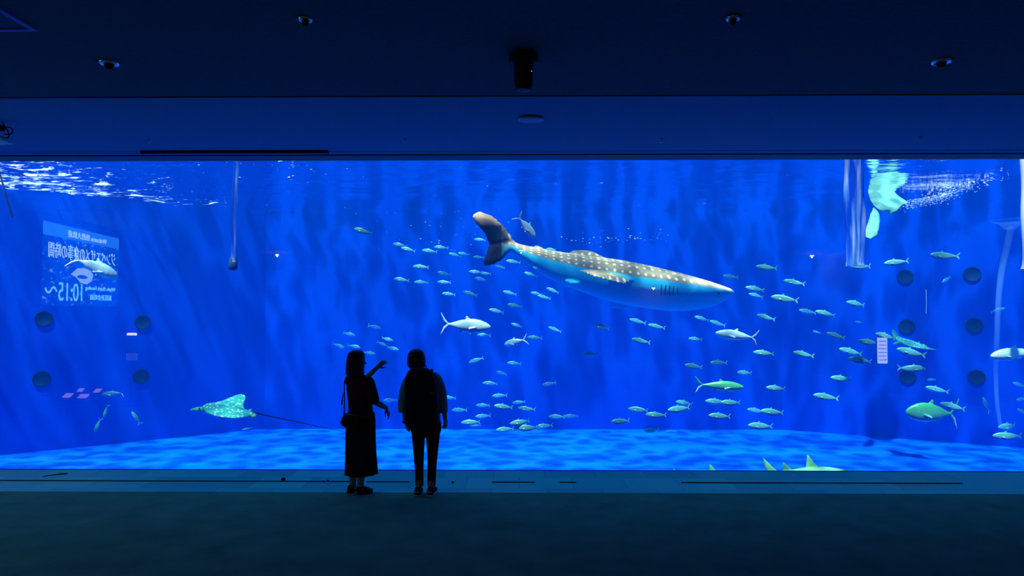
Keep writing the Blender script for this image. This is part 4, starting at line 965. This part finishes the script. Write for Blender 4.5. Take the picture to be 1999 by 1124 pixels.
fr = g.n('ShaderNodeVectorMath', {0: ca.outputs[0]}, operation='FRACTION'); sb = g.n('ShaderNodeVectorMath', {0: fr.outputs[0], 1: (.5, .5, 0)}, operation='SUBTRACT'); sb2 = g.n('ShaderNodeVectorMath', {0: sb.outputs[0], 1: (1, 1, 0)}, operation='MULTIPLY')
ln_ = g.n('ShaderNodeVectorMath', {0: sb2.outputs[0]}, operation='LENGTH')
spot = g.ramp(ln_.outputs['Value'], [(.15, (1, .98, .75)), (.23, (.36, .33, .20))])
mott = g.n('ShaderNodeTexNoise', {'Vector': a_.outputs['Vector'], 'Scale': 5.0, 'Detail': 5.0}); mo = g.ramp(mott.outputs[0], [(.4, (.75, .78, .72)), (.62, (1.25, 1.22, 1.1))])
bk = g.n('ShaderNodeMix', {0: 1.0, 6: spot, 7: mo}, data_type='RGBA', blend_type='MULTIPLY')
headf = g.n('ShaderNodeMapRange', {0: sp.outputs['X'], 1: 3.1, 2: 4.1}); hd = g.n('ShaderNodeMix', {0: headf.outputs[0], 6: bk.outputs[2], 7: (.92, .80, .48, 1)}, data_type='RGBA')
# dark tail with cream tip
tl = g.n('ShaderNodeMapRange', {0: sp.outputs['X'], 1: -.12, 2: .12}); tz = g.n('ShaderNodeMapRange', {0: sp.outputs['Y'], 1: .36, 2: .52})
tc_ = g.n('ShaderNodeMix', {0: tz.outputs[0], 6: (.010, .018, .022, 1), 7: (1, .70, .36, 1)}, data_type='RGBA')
bt = g.n('ShaderNodeMapRange', {0: sp.outputs['Y'], 1: -.03, 2: .015}); bl = g.n('ShaderNodeMix', {0: bt.outputs[0], 6: (.03, .75, 1.0, 1), 7: hd.outputs[2]}, data_type='RGBA')  # white belly painted blue, bounce light put into its colour
# the spotted upper face of the near pectoral fin
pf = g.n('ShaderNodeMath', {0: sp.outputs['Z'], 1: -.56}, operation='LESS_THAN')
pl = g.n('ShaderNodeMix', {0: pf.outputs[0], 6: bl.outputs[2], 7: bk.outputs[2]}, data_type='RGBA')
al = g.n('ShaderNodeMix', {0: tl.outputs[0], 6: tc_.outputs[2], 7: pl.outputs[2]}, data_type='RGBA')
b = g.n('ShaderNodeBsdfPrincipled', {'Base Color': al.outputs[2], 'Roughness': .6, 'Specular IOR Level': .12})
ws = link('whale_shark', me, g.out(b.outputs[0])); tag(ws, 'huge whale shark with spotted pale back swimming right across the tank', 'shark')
c0 = at(1180, 540, YW)
for v in me.vertices: v.co -= c0
ws.location = c0
bm = bmesh.new(); sphere(bm, at(1402, 572, 12.62) - c0, (.030, .02, .030)); obj('eye', bm, M['black'], ws)
for i in range(5):                                # gill slits above the fin root
    x = 1292 + i * 8; pts = [at(x, 556 + i * .8, YW - .545 + .004 * i) - c0, at(x - 2, 566, YW - .535) - c0, at(x - 1, 576, YW - .50) - c0]
    tube('gill_slit', pts, .006, M['port_rim'], ws)

# ---------------------------------------------------------------- eagle rays
def mk_ray():
    g = NT('ray_skin'); tc = g.n('ShaderNodeTexCoord'); ge = g.n('ShaderNodeNewGeometry'); sp = g.n('ShaderNodeSeparateXYZ', {0: ge.outputs['Normal']})
    vo = g.n('ShaderNodeTexVoronoi', {'Vector': tc.outputs['Object'], 'Scale': 15.0}); c = g.ramp(vo.outputs['Distance'], [(.20, (.75, 1, .85)), (.30, (.03, .40, .26))])
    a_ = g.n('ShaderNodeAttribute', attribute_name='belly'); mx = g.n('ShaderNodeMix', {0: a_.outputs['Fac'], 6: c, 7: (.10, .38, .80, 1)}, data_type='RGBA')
    b = g.n('ShaderNodeBsdfPrincipled', {'Base Color': mx.outputs[2], 'Roughness': .4}); return g.out(b.outputs[0])
M['ray'] = mk_ray()
def E(a, b, Y): return at(a, b, Y)
secs = [((471, 768.5), (480, 770.5), 12.75, .004), ((462, 770), (481, 776), 12.70, .012), ((448, 776), (478, 784), 12.58, .022), ((432, 783), (476, 792), 12.42, .035), ((415, 788), (478, 798), 12.22, .055), ((402, 790), (488, 803), 12.08, .075), ((394, 794), (498, 808), 11.97, .085),
        ((397, 801), (494, 811), 11.85, .07), ((405, 807), (484, 812.5), 11.68, .045), ((418, 811), (474, 814), 11.5, .028), ((432, 813.5), (466, 815), 11.33, .014), ((446, 815), (458, 815.8), 11.2, .004)]
bm = bmesh.new(); rg = []
for le, te, Y, th_ in secs:
    a = E(*le, Y); b = E(*te, Y); d = (b - a); up = Vector((0, -.45, .9)); up = (up - d.normalized() * up.dot(d.normalized())).normalized(); r = []
    for i in range(20):
        q = 2 * math.pi * i / 20; t_ = .5 - .5 * math.cos(q); hh = th_ * math.sin(q) * (1.15 - .5 * t_)
        r.append(a + d * t_ + up * hh * 1.15)
    rg.append(r)
loft(bm, rg)
capsule(bm, [E(374, 800, 11.95), E(384, 799, 11.96), E(398, 800, 11.98), E(420, 802, 12.0)], [.028, .052, .072, .07], 16, ((0, 0, 1), .85))
blade(bm, [E(476, 806, 11.9), E(490, 803, 11.9), E(502, 807, 11.85), (E(500, 814, 11.8)), E(492, 817.5, 11.78), E(483, 814, 11.8)], .018)
blade(bm, [E(483, 801, 12), E(488, 797, 12), E(493, 798, 12), E(492, 804, 12)], .014, (0, 1, 0))
c0 = E(440, 798, 12)
for v in bm.verts: v.co -= c0
me = fuse(bm, .013, 2)
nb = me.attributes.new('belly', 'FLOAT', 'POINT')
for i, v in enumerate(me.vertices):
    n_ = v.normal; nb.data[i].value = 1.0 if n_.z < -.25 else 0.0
r1 = link('eagle_ray', me, M['ray'], None); r1.location = c0; tag(r1, 'spotted turquoise eagle ray with raised wing left of the woman in the skirt', 'ray')
tl_ = tube('tail', [E(488, 804, 12) - c0, E(505, 807, 12) - c0, E(530, 813, 12) - c0, E(580, 823, 12) - c0, E(630, 834, 12) - c0, E(680, 844, 12) - c0], (.013, .0035), mat('ray_tail', (.006, .015, .03), .9, spec=.05), r1); tl_['label'] = 'long thin dark whip tail'
bm = bmesh.new(); sphere(bm, E(389, 797, 11.90) - c0, .014); ey_ = obj('eye', bm, M['black'], r1)
r2 = r1.copy(); col.objects.link(r2); r2.location = at(1772, 668, 16); r2.rotation_euler = (R(14), R(-3), R(8)); r2.scale = (.66, .70, .95)
r2['label'] = 'distant green ray with raised wing right of the tall sign reflection'
for ch, s in ((tl_, 1), (ey_, 1)):
    k = ch.copy(); col.objects.link(k); k.parent = r2
    if ch is tl_: k.scale = (.45, 1, .45)
r1['group'] = r2['group'] = 'rays in the tank'

# ---------------------------------------------------------------- bottom sharks whose fins show above the sill
YB2 = 12.2
def Q(a, b, dy=0): return at(a, b, YB2 + dy)
bm = bmesh.new(); rg = []
for px, t_, hw, dn in ((1494, 924, .02, 4), (1512, 920, .05, 9), (1535, 917.5, .09, 15), (1560, 914.5, .14, 20), (1590, 911, .19, 25), (1620, 912, .21, 25), (1645, 915.5, .20, 22), (1668, 920, .15, 17), (1685, 926, .07, 9), (1692, 931, .01, 3)):
    c = Q(px, t_ + dn * .5); h = (Q(px, t_) - Q(px, t_ + dn)).length / 2
    rg.append(ell(c, Vector((0, hw, 0)), Vector((.1 * h, 0, h)), 24))
loft(bm, rg)
blade(bm, [Q(1575, 886), Q(1580, 890), Q(1590, 904), Q(1602, 914), Q(1585, 917), Q(1573, 914), Q(1574, 900)], .018, (0, 1, 0))
blade(bm, [Q(1528, 900), Q(1534, 906), Q(1545, 915), Q(1552, 919), Q(1538, 921), Q(1529, 918)], .016, (0, 1, 0))
blade(bm, [Q(1489, 892), Q(1495, 898), Q(1505, 908), Q(1518, 919), Q(1515, 926), Q(1500, 926), Q(1493, 912)], .018, (0, 1, 0))
blade(bm, [Q(1500, 924), Q(1508, 925), Q(1503, 934), Q(1494, 940)], .016, (0, 1, 0))
for s in (-1, 1): blade(bm, [Q(1640, 930, s * .15), Q(1618, 932, s * .16), Q(1606, 940, s * .5), Q(1618, 940, s * .52)], .018)
c0 = Q(1590, 920)
for v in bm.verts: v.co -= c0
me = fuse(bm, .012, 2)
sk = mat('bottom_shark_skin', (.26, .72, .22), .55, var=.25, vscale=9)
b1 = link('bottom_shark', me, sk); b1.location = c0; tag(b1, 'pale green shark gliding along the sill, back and three fins showing', 'shark', 'pale green sharks behind the sill')
b2 = b1.copy(); col.objects.link(b2); b2.location = at(1398, 931, 12.5); b2.scale = (.86, .86, .80); b2.rotation_euler = (0, R(-2), 0)
b2['label'] = 'green shark hidden behind the sill, only a curved fin tip showing'

# ---------------------------------------------------------------- pale animal breaking the surface, right
YU = 17.0
def U(a, b, dy=0): return at(a, b, YU + dy + (400 - b) * .014)
bm = bmesh.new()
blade(bm, [U(1692, 368), U(1697, 390), U(1705, 402), U(1714, 410), U(1723, 414), U(1731, 413), U(1739, 419.5), U(1749, 416), U(1757, 407), U(1766, 399), U(1777, 396), U(1766, 389), U(1755, 382), U(1742, 368)], .16, (0, 1, .3))
blade(bm, [U(1705, 402), U(1714, 410), U(1718, 419), U(1719, 430), U(1717, 448), U(1713, 460), U(1701, 467), U(1690, 464), U(1687, 452), U(1693, 436), U(1697, 424), U(1698, 418)], .07, (.2, 1, 0))
c0 = U(1738, 395)
for v in bm.verts: v.co -= c0
me = fuse(bm, .022, 3)
o = link('surface_feeding_fish', me, mat('pale_green_skin', (.24, .66, .34), .6, var=.3, vscale=6)); o.location = c0
tag(o, 'pale green animal at the water surface with one fin hanging, right of the pipe bundle', 'fish')

# ---------------------------------------------------------------- bubbles and foam
def bubbles(name, n, path, spread, r0, r1, lb, seed):
    rn = random.Random(seed); bm = bmesh.new()
    for i in range(n):
        f = rn.random() * (len(path) - 1); a = path[int(f)]; b = path[int(f) + 1]; q = a.lerp(b, f - int(f)) + Vector((rn.gauss(0, spread[0]), rn.gauss(0, spread[1]), rn.gauss(0, spread[2])))
        r = r0 + (r1 - r0) * rn.random() ** 3
        bmesh.ops.create_icosphere(bm, subdivisions=1, radius=r, matrix=Matrix.Translation(q) @ Matrix.Diagonal((1.6, 1, .8, 1)))
    tag(obj(name, bm, M['foam']), lb, 'bubbles', kind='stuff')
bubbles('foam_trail', 1100, [at(1776, 398, 17.7), at(1800, 394, 17.5), at(1820, 389, 17.3), at(1835, 384, 17.1), at(1850, 378, 17.0), at(1890, 362, 16.3), at(1935, 344, 15.3)], (.12, .3, .06), .006, .024, 'white foam trail on the water surface right of the pale green animal', 3)
bubbles('air_bubbles', 70, [at(1140, 468, 16), at(1200, 462, 16), at(1270, 466, 16)], (.3, .5, .06), .004, .016, 'sparse tiny air bubbles above the whale shark back', 5)
bubbles('air_bubbles', 45, [at(690, 400, 14), at(820, 430, 14), at(910, 460, 14), at(915, 440, 14)], (.5, .8, .3), .004, .013, 'sparse tiny air bubbles left of the whale shark tail', 6)
bubbles('air_bubbles', 60, [at(340, 310, 13), at(420, 305, 13), at(520, 310, 13), at(590, 330, 13)], (.4, .8, .10), .005, .02, 'tiny air bubbles under the surface around the narrow pipe', 8)
